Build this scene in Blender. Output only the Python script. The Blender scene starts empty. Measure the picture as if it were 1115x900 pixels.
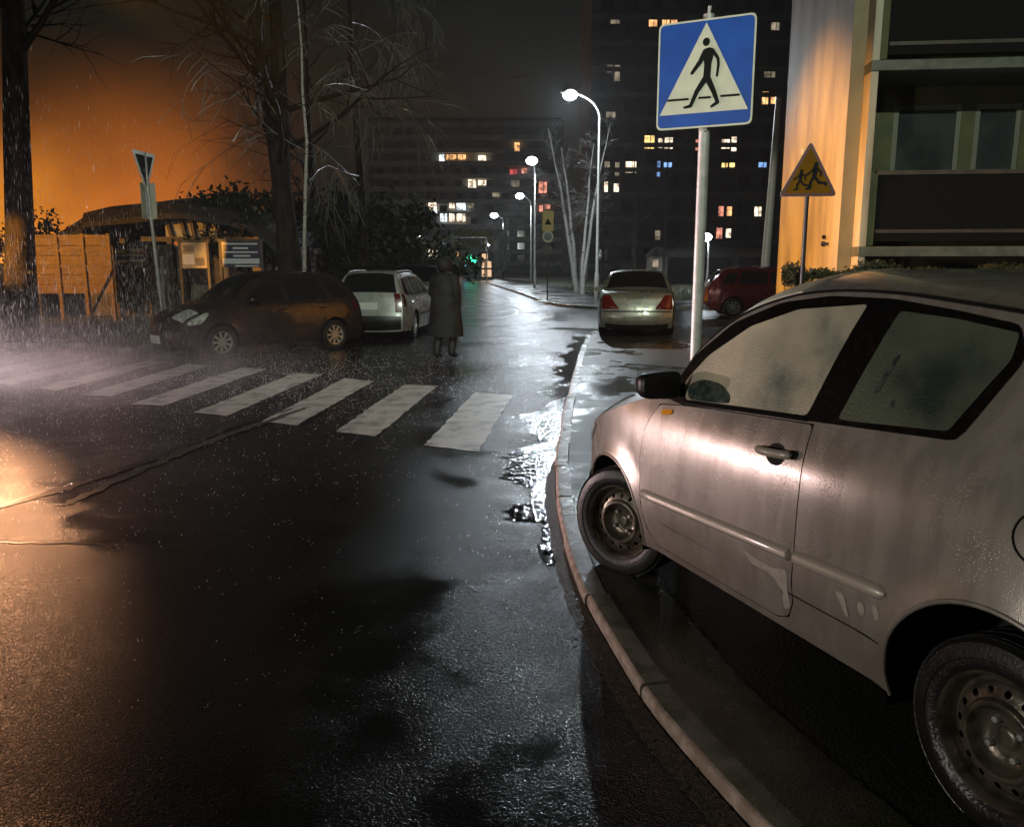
import bpy, bmesh, math, random
from mathutils import Vector, Matrix
from mathutils.geometry import delaunay_2d_cdt

R = math.radians
random.seed(11)
sc = bpy.context.scene
COL = sc.collection
H_CAM, FPX, YH = 1.6, 890.0, 290.0
PITCH = math.atan((450 - YH) / FPX)


def at(px, py, Y):
    """world point at forward distance Y that the photo shows at pixel (px, py); used to survey positions"""
    dx = (px - 557.5) / FPX
    dz = -(py - 450) / FPX
    d = Vector((dx, math.cos(PITCH) + dz * math.sin(PITCH), -math.sin(PITCH) + dz * math.cos(PITCH)))
    return d * (Y / d.y) + Vector((0, 0, H_CAM))


# ------------------------------------------------------------------ materials
def pm(name, col, rough=0.5, metal=0.0, col2=None, nscale=6.0, nrange=(0.35, 0.65), bump=0.0, bscale=60.0,
       rough2=None, rscale=3.0, rrange=(0.4, 0.6), coat=0.0, stretch=None, spec=0.5, bdist=0.01, detail=5.0):
    m = bpy.data.materials.new(name)
    m.use_nodes = True
    nt = m.node_tree
    p = nt.nodes['Principled BSDF']
    p.inputs['Base Color'].default_value = (*col, 1)
    p.inputs['Roughness'].default_value = rough
    p.inputs['Metallic'].default_value = metal
    p.inputs['Specular IOR Level'].default_value = spec
    if coat:
        p.inputs['Coat Weight'].default_value = coat
        p.inputs['Coat Roughness'].default_value = 0.06
    tc = nt.nodes.new('ShaderNodeTexCoord')
    src = tc.outputs['Object']
    if stretch:
        mp = nt.nodes.new('ShaderNodeMapping')
        mp.inputs['Scale'].default_value = stretch
        nt.links.new(src, mp.inputs['Vector'])
        src = mp.outputs['Vector']

    def noise(scale, det=detail):
        n = nt.nodes.new('ShaderNodeTexNoise')
        n.inputs['Scale'].default_value = scale
        n.inputs['Detail'].default_value = det
        nt.links.new(src, n.inputs['Vector'])
        return n.outputs['Fac']

    def remap(sock, a, b, lo=0.0, hi=1.0):
        r = nt.nodes.new('ShaderNodeMapRange')
        r.interpolation_type = 'SMOOTHSTEP'
        r.inputs['From Min'].default_value = a
        r.inputs['From Max'].default_value = b
        r.inputs['To Min'].default_value = lo
        r.inputs['To Max'].default_value = hi
        nt.links.new(sock, r.inputs['Value'])
        return r.outputs['Result']

    if col2:
        mx = nt.nodes.new('ShaderNodeMix')
        mx.data_type = 'RGBA'
        mx.inputs['A'].default_value = (*col, 1)
        mx.inputs['B'].default_value = (*col2, 1)
        nt.links.new(remap(noise(nscale), *nrange), mx.inputs['Factor'])
        nt.links.new(mx.outputs['Result'], p.inputs['Base Color'])
    if rough2 is not None:
        nt.links.new(remap(noise(rscale), rrange[0], rrange[1], rough, rough2), p.inputs['Roughness'])
    if bump:
        b = nt.nodes.new('ShaderNodeBump')
        b.inputs['Strength'].default_value = bump
        b.inputs['Distance'].default_value = bdist
        nt.links.new(noise(bscale, 3.0), b.inputs['Height'])
        nt.links.new(b.outputs['Normal'], p.inputs['Normal'])
    return m


def emit(name, col, strength):
    m = bpy.data.materials.new(name)
    m.use_nodes = True
    p = m.node_tree.nodes['Principled BSDF']
    p.inputs['Base Color'].default_value = (*[c * 0.3 for c in col], 1)
    p.inputs['Emission Color'].default_value = (*col, 1)
    p.inputs['Emission Strength'].default_value = strength
    p.inputs['Roughness'].default_value = 0.3
    return m


def wet_asphalt(name, base, base2, puddle=(0.5, 0.6), grain=180.0, gstr=0.5, rough_dry=0.27, rough_wet=0.15):
    m = bpy.data.materials.new(name)
    m.use_nodes = True
    nt = m.node_tree
    p = nt.nodes['Principled BSDF']
    tc = nt.nodes.new('ShaderNodeTexCoord')
    src = tc.outputs['Object']

    def noise(scale, det=5.0, dist=0.0):
        n = nt.nodes.new('ShaderNodeTexNoise')
        n.inputs['Scale'].default_value = scale
        n.inputs['Detail'].default_value = det
        n.inputs['Distortion'].default_value = dist
        nt.links.new(src, n.inputs['Vector'])
        return n.outputs['Fac']

    def remap(sock, a, b, lo=0.0, hi=1.0):
        r = nt.nodes.new('ShaderNodeMapRange')
        r.interpolation_type = 'SMOOTHSTEP'
        for k, v in (('From Min', a), ('From Max', b), ('To Min', lo), ('To Max', hi)):
            r.inputs[k].default_value = v
        nt.links.new(sock, r.inputs['Value'])
        return r.outputs['Result']

    def math_(op, a, b):
        n = nt.nodes.new('ShaderNodeMath')
        n.operation = op
        for i, s in enumerate((a, b)):
            if isinstance(s, (int, float)):
                n.inputs[i].default_value = s
            else:
                nt.links.new(s, n.inputs[i])
        return n.outputs[0]

    wet = remap(math_('ADD', math_('MULTIPLY', noise(0.55, 6, 0.6), 0.72), math_('MULTIPLY', noise(3.1, 4), 0.28)), puddle[0], puddle[1])
    mx = nt.nodes.new('ShaderNodeMix')
    mx.data_type = 'RGBA'
    mx.inputs['A'].default_value = (*base, 1)
    mx.inputs['B'].default_value = (*base2, 1)
    nt.links.new(remap(noise(grain * 0.6, 2), 0.45, 0.7), mx.inputs['Factor'])
    nt.links.new(mx.outputs['Result'], p.inputs['Base Color'])
    nt.links.new(math_('ADD', math_('MULTIPLY', wet, rough_wet - rough_dry), rough_dry), p.inputs['Roughness'])
    vo = nt.nodes.new('ShaderNodeTexVoronoi')
    vo.inputs['Scale'].default_value = grain * 0.55
    nt.links.new(src, vo.inputs['Vector'])
    hgt = math_('ADD', math_('MULTIPLY', vo.outputs['Distance'], -0.6), noise(grain * 0.25, 4))
    b1 = nt.nodes.new('ShaderNodeBump')
    b1.inputs['Distance'].default_value = 0.006
    nt.links.new(math_('MULTIPLY', math_('SUBTRACT', 1.0, math_('MULTIPLY', wet, 0.62)), gstr), b1.inputs['Strength'])
    nt.links.new(hgt, b1.inputs['Height'])
    b2 = nt.nodes.new('ShaderNodeBump')
    b2.inputs['Distance'].default_value = 0.03
    b2.inputs['Strength'].default_value = 0.12
    nt.links.new(noise(5.0, 3), b2.inputs['Height'])
    nt.links.new(b1.outputs['Normal'], b2.inputs['Normal'])
    nt.links.new(b2.outputs['Normal'], p.inputs['Normal'])
    p.inputs['IOR'].default_value = 1.4
    return m


M = {}
M['asphalt'] = wet_asphalt('asphalt wet', (0.010, 0.0105, 0.010), (0.032, 0.032, 0.029), puddle=(0.46, 0.62), gstr=0.60, grain=240.0)
M['pave'] = wet_asphalt('pavement wet', (0.03, 0.03, 0.026), (0.06, 0.058, 0.05), puddle=(0.47, 0.58), gstr=0.6, rough_dry=0.4)
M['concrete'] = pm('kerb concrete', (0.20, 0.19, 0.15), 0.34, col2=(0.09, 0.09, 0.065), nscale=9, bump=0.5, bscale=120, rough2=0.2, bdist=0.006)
M['kerblit'] = pm('lit kerb edge', (0.55, 0.43, 0.37), 0.25, col2=(0.34, 0.25, 0.2), nscale=14, bump=0.6, bscale=120, bdist=0.005)  # pink headlamp light put into the colour of the kerb edge
M['mortar'] = pm('gritty mortar', (0.09, 0.07, 0.055), 0.4, col2=(0.03, 0.026, 0.022), nscale=60, bump=1.0, bscale=90, bdist=0.01)
M['moss'] = pm('mossy concrete', (0.085, 0.085, 0.055), 0.38, col2=(0.04, 0.042, 0.025), nscale=7, bump=0.6, bscale=110, bdist=0.006, rough2=0.25)
M['paint_road'] = pm('worn road paint', (0.74, 0.73, 0.68), 0.28, col2=(0.20, 0.195, 0.18), nscale=4.5, nrange=(0.42, 0.78), bump=0.5, bscale=150, detail=14)
M['soil'] = pm('wet soil', (0.035, 0.03, 0.02), 0.6, col2=(0.05, 0.055, 0.02), nscale=2, bump=0.6, bscale=20, bdist=0.05)
M['grassbase'] = pm('grass turf', (0.04, 0.055, 0.018), 0.6, col2=(0.07, 0.07, 0.03), nscale=4, bump=0.9, bscale=40, bdist=0.05)
M['grass'] = pm('grass blades', (0.07, 0.10, 0.025), 0.4, col2=(0.13, 0.12, 0.05), nscale=2)
M['crack'] = pm('crack filler', (0.006, 0.006, 0.006), 0.3, bump=0.3, bscale=50)
M['patch'] = pm('crack lip', (0.09, 0.075, 0.055), 0.4, bump=0.9, bscale=70, col2=(0.03, 0.03, 0.03), nscale=20)
M['bark'] = pm('dark bark', (0.04, 0.032, 0.024), 0.85, spec=0.15, col2=(0.014, 0.012, 0.010), nscale=8, bump=0.9, bscale=16, stretch=(1, 1, 0.25), bdist=0.03)
M['twig'] = pm('wet twigs', (0.018, 0.014, 0.011), 0.5, spec=0.2)
M['birch'] = pm('birch bark', (0.45, 0.44, 0.41), 0.5, col2=(0.06, 0.055, 0.05), nscale=7, nrange=(0.55, 0.68), bump=0.4, bscale=20, stretch=(1, 1, 2.5))
M['birchtwig'] = pm('birch twigs', (0.22, 0.215, 0.20), 0.25)
M['leafdark'] = pm('evergreen leaves', (0.012, 0.02, 0.009), 0.75, col2=(0.025, 0.035, 0.013), nscale=3, spec=0.1)
M['hedge'] = pm('hedge leaves', (0.05, 0.06, 0.025), 0.5, col2=(0.09, 0.08, 0.035), nscale=9)
M['yellowleaf'] = pm('yellow leaves', (0.35, 0.27, 0.05), 0.5, col2=(0.22, 0.2, 0.04), nscale=4)
M['frost'] = pm('pale conifer', (0.4, 0.42, 0.4), 0.5)
M['galv'] = pm('galvanised steel', (0.42, 0.42, 0.39), 0.5, 0.3, col2=(0.33, 0.33, 0.31), nscale=12, bump=0.1, bscale=80)
M['greymetal'] = pm('grey painted steel', (0.33, 0.34, 0.33), 0.35, 0.2, col2=(0.25, 0.25, 0.24), nscale=9)
M['darkmetal'] = pm('dark steel', (0.03, 0.03, 0.03), 0.4, 0.4)
M['signwhite'] = pm('sign white sheeting', (0.64, 0.64, 0.50), 0.4, col2=(0.56, 0.56, 0.45), nscale=7)
M['signblue'] = pm('sign blue sheeting', (0.005, 0.075, 0.40), 0.4, col2=(0.004, 0.058, 0.32), nscale=5)
M['signblack'] = pm('sign black', (0.010, 0.012, 0.010), 0.8, spec=0.1)
M['signyellow'] = pm('sign yellow', (0.17, 0.082, 0.003), 0.75, spec=0.08)
M['yellowboard'] = pm('yellow board', (0.6, 0.42, 0.06), 0.4)
M['signred'] = pm('sign red', (0.09, 0.012, 0.01), 0.4)
M['signgrey'] = pm('sign back', (0.42, 0.42, 0.40), 0.4, 0.3)
M['tower'] = pm('tower concrete', (0.065, 0.065, 0.06), 0.8, col2=(0.04, 0.04, 0.037), nscale=0.5)
M['towerband'] = pm('tower parapet', (0.11, 0.11, 0.10), 0.8, col2=(0.07, 0.07, 0.065), nscale=0.8)
M['slabwall'] = pm('block concrete', (0.36, 0.36, 0.33), 0.7, col2=(0.26, 0.26, 0.24), nscale=0.4)
M['slabband'] = pm('balcony panels', (0.7, 0.7, 0.64), 0.7, col2=(0.5, 0.5, 0.46), nscale=0.5)
M['darkwin'] = pm('dark window glass', (0.012, 0.013, 0.014), 0.08)
M['gable'] = pm('rendered wall', (0.54, 0.49, 0.37), 0.6, col2=(0.30, 0.25, 0.18), nscale=1.9, nrange=(0.3, 0.75), bump=0.35, bscale=60, stretch=(3, 1, 0.35))
M['band'] = pm('shaded pier face', (0.30, 0.24, 0.13), 0.6, col2=(0.24, 0.19, 0.1), nscale=2)
M['green'] = pm('olive green render', (0.085, 0.09, 0.026), 0.65, col2=(0.06, 0.065, 0.02), nscale=2.2, bump=0.2, bscale=60)
M['railing'] = pm('dark balcony cladding', (0.008, 0.008, 0.007), 0.75, bump=0.2, bscale=20, spec=0.08)
M['slab'] = pm('balcony slab', (0.13, 0.135, 0.105), 0.5, col2=(0.08, 0.085, 0.065), nscale=5, bump=0.2, bscale=40)
M['frame'] = pm('window frame', (0.17, 0.175, 0.13), 0.35)
M['winglass'] = pm('window glass', (0.03, 0.035, 0.036), 0.06, col2=(0.05, 0.06, 0.06), nscale=2)
M['curtain'] = pm('net curtain', (0.07, 0.08, 0.075), 0.8, bump=0.5, bscale=12, stretch=(8, 1, 0.3))
M['wood'] = pm('weathered planks', (0.32, 0.17, 0.06), 0.45, col2=(0.19, 0.10, 0.035), nscale=5, stretch=(0.5, 1, 6), bump=0.5, bscale=14)
M['darkwood'] = pm('dark timber', (0.07, 0.05, 0.035), 0.5, col2=(0.04, 0.03, 0.02), nscale=6)
M['rooffelt'] = pm('roof felt', (0.018, 0.017, 0.015), 0.7, col2=(0.03, 0.026, 0.022), nscale=3, bump=0.4, bscale=20)
M['plaster'] = pm('old plaster', (0.22, 0.19, 0.15), 0.6, col2=(0.14, 0.12, 0.09), nscale=2.5)
M['boardblue'] = pm('board dark blue', (0.03, 0.035, 0.07), 0.3)
M['boardwhite'] = pm('board white', (0.65, 0.66, 0.68), 0.35)
M['boardcream'] = pm('board cream', (0.40, 0.36, 0.28), 0.4, col2=(0.28, 0.24, 0.18), nscale=4)
M['water'] = pm('puddle water', (0.004, 0.004, 0.004), 0.04, bump=0.33, bscale=23, bdist=0.02, stretch=(1, 0.55, 1))
M['rain'] = pm('rain drops', (0.85, 0.85, 0.88), 0.15)
M['tyre'] = pm('tyre rubber', (0.012, 0.012, 0.012), 0.32, bump=0.3, bscale=90, rough2=0.5)
M['rimsteel'] = pm('steel rim', (0.17, 0.145, 0.11), 0.35, 0.55, col2=(0.06, 0.05, 0.04), nscale=14, nrange=(0.4, 0.7), bump=0.2, bscale=60)
M['rimsilver'] = pm('alloy rim', (0.6, 0.6, 0.58), 0.3, 0.7)
M['black'] = pm('black plastic', (0.010, 0.010, 0.010), 0.35, bump=0.15, bscale=90)
M['well'] = pm('wheel well', (0.006, 0.006, 0.006), 0.8)
M['carglass'] = pm('car glass', (0.010, 0.012, 0.012), 0.06, bump=0.06, bscale=60)
M['redlens'] = pm('tail lamp lens', (0.15, 0.008, 0.007), 0.15, col2=(0.08, 0.004, 0.004), nscale=20, coat=0.5)
M['clearlens'] = pm('headlamp lens', (0.72, 0.74, 0.70), 0.1, 0.3, col2=(0.3, 0.32, 0.3), nscale=16, coat=0.6)
M['amber'] = pm('amber reflection', (0.85, 0.35, 0.02), 0.12, coat=0.6)
M['litter'] = pm('wet leaf bits', (0.16, 0.11, 0.06), 0.35, col2=(0.07, 0.05, 0.03), nscale=30)
M['plate'] = pm('number plate', (0.8, 0.8, 0.76), 0.35)
M['chrome'] = pm('bright trim', (0.7, 0.7, 0.68), 0.15, 0.9)


def paint(name, col, metal=0.4, rough=0.3, dirt=None):
    return pm(name, col, rough, metal, col2=dirt, nscale=3.0, nrange=(0.5, 0.75), bump=0.10, bscale=240, coat=0.5, rough2=rough + 0.12, rscale=5, bdist=0.002)




def car_paint():
    # wet metallic paint: beads and runs of water, road film on the lower body
    m = bpy.data.materials.new('champagne silver paint')
    m.use_nodes = True
    nt = m.node_tree
    p = nt.nodes['Principled BSDF']
    tc = nt.nodes.new('ShaderNodeTexCoord')

    def noise(scale, st=(1, 1, 1), det=6):
        mp = nt.nodes.new('ShaderNodeMapping')
        mp.inputs['Scale'].default_value = st
        nt.links.new(tc.outputs['Object'], mp.inputs['Vector'])
        n = nt.nodes.new('ShaderNodeTexNoise')
        n.inputs['Scale'].default_value = scale
        n.inputs['Detail'].default_value = det
        nt.links.new(mp.outputs['Vector'], n.inputs['Vector'])
        return n.outputs['Fac']

    def mr(sock, a_, b_, c_, d_):
        r = nt.nodes.new('ShaderNodeMapRange')
        r.interpolation_type = 'SMOOTHSTEP'
        for k, v in (('From Min', a_), ('From Max', b_), ('To Min', c_), ('To Max', d_)):
            r.inputs[k].default_value = v
        nt.links.new(sock, r.inputs['Value'])
        return r.outputs['Result']

    def op(o, x, y):
        n = nt.nodes.new('ShaderNodeMath')
        n.operation = o
        for i, q in enumerate((x, y)):
            if isinstance(q, (int, float)):
                n.inputs[i].default_value = q
            else:
                nt.links.new(q, n.inputs[i])
        return n.outputs[0]
    sp = nt.nodes.new('ShaderNodeSeparateXYZ')
    nt.links.new(tc.outputs['Object'], sp.inputs[0])
    runs = mr(noise(3.0, (5, 5, 0.7), 8), 0.4, 0.62, 0.0, 1.0)
    film = op('MULTIPLY', mr(op('ADD', sp.outputs['Z'], op('MULTIPLY', noise(5.0, (1, 1, 1), 8), 0.30)), 0.42, 0.85, 1.0, 0.0), mr(noise(7.0, (1, 1, 0.6), 9), 0.3, 0.6, 0.25, 1.0))
    c1 = nt.nodes.new('ShaderNodeMix')
    c1.data_type = 'RGBA'
    c1.inputs['A'].default_value = (0.45, 0.41, 0.365, 1)
    c1.inputs['B'].default_value = (0.36, 0.325, 0.285, 1)
    nt.links.new(runs, c1.inputs['Factor'])
    c2 = nt.nodes.new('ShaderNodeMix')
    c2.data_type = 'RGBA'
    c2.inputs['B'].default_value = (0.26, 0.215, 0.18, 1)
    nt.links.new(c1.outputs['Result'], c2.inputs['A'])
    nt.links.new(film, c2.inputs['Factor'])
    nt.links.new(c2.outputs['Result'], p.inputs['Base Color'])
    p.inputs['Metallic'].default_value = 0.4
    nt.links.new(op('ADD', mr(noise(2.0, (1, 1, 1), 5), 0.4, 0.6, 0.24, 0.34), op('MULTIPLY', film, 0.25)), p.inputs['Roughness'])
    vo = nt.nodes.new('ShaderNodeTexVoronoi')
    vo.inputs['Scale'].default_value = 130
    vo.inputs['Randomness'].default_value = 1.0
    nt.links.new(tc.outputs['Object'], vo.inputs['Vector'])
    bead = op('MULTIPLY', mr(vo.outputs['Distance'], 0.12, 0.34, 1.0, 0.0), mr(noise(11.0, (1, 1, 0.5), 4), 0.42, 0.62, 0.0, 1.0))
    b = nt.nodes.new('ShaderNodeBump')
    b.inputs['Strength'].default_value = 0.30
    b.inputs['Distance'].default_value = 0.002
    nt.links.new(op('ADD', bead, op('MULTIPLY', noise(200.0, (1, 1, 0.4), 3), 0.35)), b.inputs['Height'])
    nt.links.new(b.outputs['Normal'], p.inputs['Normal'])
    p.inputs['Coat Weight'].default_value = 0.55
    p.inputs['Coat Roughness'].default_value = 0.09
    cb = nt.nodes.new('ShaderNodeBump')
    cb.inputs['Strength'].default_value = 0.12
    cb.inputs['Distance'].default_value = 0.004
    nt.links.new(op('ADD', bead, noise(14.0, (1, 1, 1), 4)), cb.inputs['Height'])
    nt.links.new(cb.outputs['Normal'], p.inputs['Coat Normal'])
    return m


M['silver'] = car_paint()
M['trimsilver'] = paint('moulding paint', (0.52, 0.46, 0.39), 0.2, 0.36)
M['dirt'] = pm('dried road salt', (0.45, 0.405, 0.355), 0.75, col2=(0.36, 0.32, 0.28), nscale=30)
M['darkpaint'] = paint('dark brown paint', (0.032, 0.024, 0.02), 0.3, 0.22)
M['whitepaint'] = paint('white paint', (0.42, 0.44, 0.43), 0.1, 0.25)
M['blackpaint'] = paint('black paint', (0.008, 0.008, 0.009), 0.1, 0.25)
M['sedanpaint'] = paint('pale silver paint', (0.24, 0.24, 0.20), 0.4, 0.25)
M['redpaint'] = paint('dark red paint', (0.11, 0.010, 0.013), 0.3, 0.22)
M['coat'] = pm('dark grey raincoat', (0.026, 0.025, 0.027), 0.7, col2=(0.012, 0.011, 0.012), nscale=6, bump=0.4, bscale=9)
M['trousers'] = pm('dark trousers', (0.02, 0.02, 0.022), 0.6)
M['skin'] = pm('skin', (0.30, 0.19, 0.14), 0.5)


def fogged_glass(tint=(1, 1, 1)):
    k = lambda *c: (*[a * b for a, b in zip(c, tint)], 1)
    m = bpy.data.materials.new('misted wet glass')
    m.use_nodes = True
    nt = m.node_tree
    p = nt.nodes['Principled BSDF']
    tc = nt.nodes.new('ShaderNodeTexCoord')
    n1 = nt.nodes.new('ShaderNodeTexNoise')
    n1.inputs['Scale'].default_value = 2.6
    n1.inputs['Detail'].default_value = 6
    nt.links.new(tc.outputs['Object'], n1.inputs['Vector'])
    cr = nt.nodes.new('ShaderNodeValToRGB')
    e = cr.color_ramp.elements
    e[0].position, e[0].color = 0.34, k(0.06, 0.075, 0.07)
    e[1].position, e[1].color = 0.60, k(0.27, 0.255, 0.205)
    e2 = cr.color_ramp.elements.new(0.44)
    e2.color = k(0.18, 0.18, 0.15)
    nt.links.new(n1.outputs['Fac'], cr.inputs['Fac'])
    vo = nt.nodes.new('ShaderNodeTexVoronoi')
    vo.inputs['Scale'].default_value = 120
    nt.links.new(tc.outputs['Object'], vo.inputs['Vector'])
    n2 = nt.nodes.new('ShaderNodeTexNoise')
    n2.inputs['Scale'].default_value = 90
    n2.inputs['Detail'].default_value = 3
    nt.links.new(tc.outputs['Object'], n2.inputs['Vector'])
    ad = nt.nodes.new('ShaderNodeMath')
    ad.operation = 'SUBTRACT'
    nt.links.new(n2.outputs['Fac'], ad.inputs[0])
    nt.links.new(vo.outputs['Distance'], ad.inputs[1])
    b = nt.nodes.new('ShaderNodeBump')
    b.inputs['Strength'].default_value = 0.42
    b.inputs['Distance'].default_value = 0.003
    nt.links.new(ad.outputs[0], b.inputs['Height'])
    nt.links.new(b.outputs['Normal'], p.inputs['Normal'])
    nt.links.new(cr.outputs['Color'], p.inputs['Base Color'])
    p.inputs['Roughness'].default_value = 0.32
    return m


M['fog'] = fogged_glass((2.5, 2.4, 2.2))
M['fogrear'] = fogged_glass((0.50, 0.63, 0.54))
M['wiped'] = pm('wiped glass', (0.03, 0.05, 0.045), 0.15, col2=(0.10, 0.115, 0.10), nscale=30, bump=0.3, bscale=90)
M['seal'] = pm('wet rubber seal', (0.006, 0.005, 0.005), 0.22, bump=0.3, bscale=90, col2=(0.02, 0.012, 0.009), nscale=40, nrange=(0.5, 0.75), bdist=0.004)


# ------------------------------------------------------------------ mesh builder
class MB:
    def __init__(s):
        s.v, s.f, s.m = [], [], []

    def add(s, vs, fs, mi=0, X=None):
        o = len(s.v)
        s.v += [tuple(X @ Vector(p)) if X is not None else tuple(p) for p in vs]
        s.f += [tuple(i + o for i in f) for f in fs]
        s.m += [mi] * len(fs)
        return s

    def box(s, c, d, rz=0.0, mi=0, X=None):
        x, y, z = (k / 2 for k in d)
        vs = [(-x, -y, -z), (x, -y, -z), (x, y, -z), (-x, y, -z), (-x, -y, z), (x, -y, z), (x, y, z), (-x, y, z)]
        T = Matrix.Translation(c) @ Matrix.Rotation(rz, 4, 'Z')
        if X is not None:
            T = X @ T
        return s.add(vs, [(0, 3, 2, 1), (4, 5, 6, 7), (0, 1, 5, 4), (1, 2, 6, 5), (2, 3, 7, 6), (3, 0, 4, 7)], mi, T)

    def tube(s, pts, rad, n=8, mi=0, cap=True):
        pts = [Vector(p) for p in pts]
        if isinstance(rad, (int, float)):
            rad = [rad] * len(pts)
        vs, fs = [], []
        ref = None
        for i, p in enumerate(pts):
            t = (pts[min(i + 1, len(pts) - 1)] - pts[max(i - 1, 0)])
            if t.length < 1e-9:
                t = Vector((0, 0, 1))
            t.normalize()
            if ref is None:
                ref = Vector((1, 0, 0)) if abs(t.x) < 0.8 else Vector((0, 1, 0))
            u = (ref - t * ref.dot(t))
            if u.length < 1e-6:
                u = t.orthogonal()
            u.normalize()
            ref = u
            w = t.cross(u)
            for k in range(n):
                a = 2 * math.pi * k / n
                vs.append(p + (u * math.cos(a) + w * math.sin(a)) * rad[i])
        for i in range(len(pts) - 1):
            for k in range(n):
                k2 = (k + 1) % n
                fs.append((i * n + k, i * n + k2, (i + 1) * n + k2, (i + 1) * n + k))
        if cap:
            fs.append(tuple(reversed(range(n))))
            fs.append(tuple(range((len(pts) - 1) * n, len(pts) * n)))
        return s.add(vs, fs, mi)

    def lathe(s, prof, n=32, mi=0, X=None, closed=False):
        """profile of (radius, height) revolved round local Z"""
        vs, fs = [], []
        for r, z in prof:
            for k in range(n):
                a = 2 * math.pi * k / n
                vs.append((r * math.cos(a), r * math.sin(a), z))
        m = len(prof)
        for i in range(m if closed else m - 1):
            j = (i + 1) % m
            for k in range(n):
                k2 = (k + 1) % n
                fs.append((i * n + k, i * n + k2, j * n + k2, j * n + k))
        return s.add(vs, fs, mi, X)

    def prism(s, poly, h0, h1, mi=0, X=None):
        n = len(poly)
        vs = [(x, y, h0) for x, y in poly] + [(x, y, h1) for x, y in poly]
        fs = [tuple(reversed(range(n))), tuple(range(n, 2 * n))]
        for k in range(n):
            k2 = (k + 1) % n
            fs.append((k, k2, n + k2, n + k))
        return s.add(vs, fs, mi, X)

    def stroke(s, pts, w, h0, h1, mi=0, X=None, n=10):
        """flat thick line with round joints"""
        for i in range(len(pts) - 1):
            a, b = Vector(pts[i]), Vector(pts[i + 1])
            wa = w[i] if isinstance(w, (list, tuple)) else w
            wb = w[i + 1] if isinstance(w, (list, tuple)) else w
            d = (b - a)
            if d.length < 1e-9:
                continue
            d.normalize()
            q = Vector((-d.y, d.x))
            e = i * 0.00012
            poly = [a - q * wa / 2, b - q * wb / 2]
            for k in range(1, n):
                t = -math.pi / 2 + math.pi * k / n
                poly.append(b + (d * math.cos(t) + q * math.sin(t)) * wb / 2)
            poly += [b + q * wb / 2, a + q * wa / 2]
            for k in range(1, n):
                t = math.pi / 2 + math.pi * k / n
                poly.append(a + (d * math.cos(t) + q * math.sin(t)) * wa / 2)
            s.prism([tuple(p) for p in poly], h0, h1 + e, mi, X)
        return s

    def ball(s, c, r, n=10, m=6, mi=0, sc_=(1, 1, 1)):
        prof = [(max(1e-4, math.sin(math.pi * i / m)), -math.cos(math.pi * i / m)) for i in range(m + 1)]
        X = Matrix.Translation(c) @ Matrix.Diagonal((r * sc_[0], r * sc_[1], r * sc_[2], 1))
        return s.lathe(prof, n, mi, X)

    def build(s, name, mat, parent=None, smooth=True, ang=35, bevel=0.0, loc=None):
        me = bpy.data.meshes.new(name)
        me.from_pydata(s.v, [], s.f)
        for mm in (mat if isinstance(mat, (list, tuple)) else [mat]):
            me.materials.append(mm)
        me.polygons.foreach_set('material_index', s.m)
        if smooth:
            me.polygons.foreach_set('use_smooth', [True] * len(s.f))
            me.set_sharp_from_angle(angle=R(ang))
        me.update()
        o = bpy.data.objects.new(name, me)
        COL.objects.link(o)
        if parent:
            o.parent = parent
        if loc:
            o.location = loc
        if bevel:
            b = o.modifiers.new('bevel', 'BEVEL')
            b.width = bevel
            b.segments = 2
            b.limit_method = 'ANGLE'
            b.angle_limit = R(40)
        return o


def thing(name, label, cat, loc=(0, 0, 0), rz=0.0, group=None):
    o = bpy.data.objects.new(name, None)
    o.empty_display_size = 0.2
    COL.objects.link(o)
    o.location = loc
    o.rotation_euler = (0, 0, rz)
    return tag(o, label, cat, group)


def tag(o, label, cat, group=None, kind=None):
    o['label'] = label
    o['category'] = cat
    if group:
        o['group'] = group
    if kind:
        o['kind'] = kind
    return o


def struct(o, label=None, cat=None):
    o['kind'] = 'structure'
    if label:
        o['label'] = label
        o['category'] = cat
    return o


def catmull(P, k=6):
    out = []
    n = len(P)
    for i in range(n - 1):
        p0, p1, p2, p3 = P[max(i - 1, 0)], P[i], P[i + 1], P[min(i + 2, n - 1)]
        for j in range(k):
            t = j / k
            out.append(tuple(0.5 * (2 * b + (c - a) * t + (2 * a - 5 * b + 4 * c - d) * t * t + (3 * b - a - 3 * c + d) * t ** 3)
                             for a, b, c, d in zip(p0, p1, p2, p3)))
    out.append(tuple(P[-1]))
    return out


def inside(p, poly):
    x, y = p
    c = False
    n = len(poly)
    j = n - 1
    for i in range(n):
        xi, yi = poly[i]
        xj, yj = poly[j]
        if (yi > y) != (yj > y) and x < (xj - xi) * (y - yi) / (yj - yi) + xi:
            c = not c
        j = i
    return c


def segdist(p, a, b):
    ax, ay = a
    bx, by = b
    dx, dy = bx - ax, by - ay
    L = dx * dx + dy * dy
    t = 0 if L < 1e-12 else max(0, min(1, ((p[0] - ax) * dx + (p[1] - ay) * dy) / L))
    return math.hypot(p[0] - ax - t * dx, p[1] - ay - t * dy)


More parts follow.
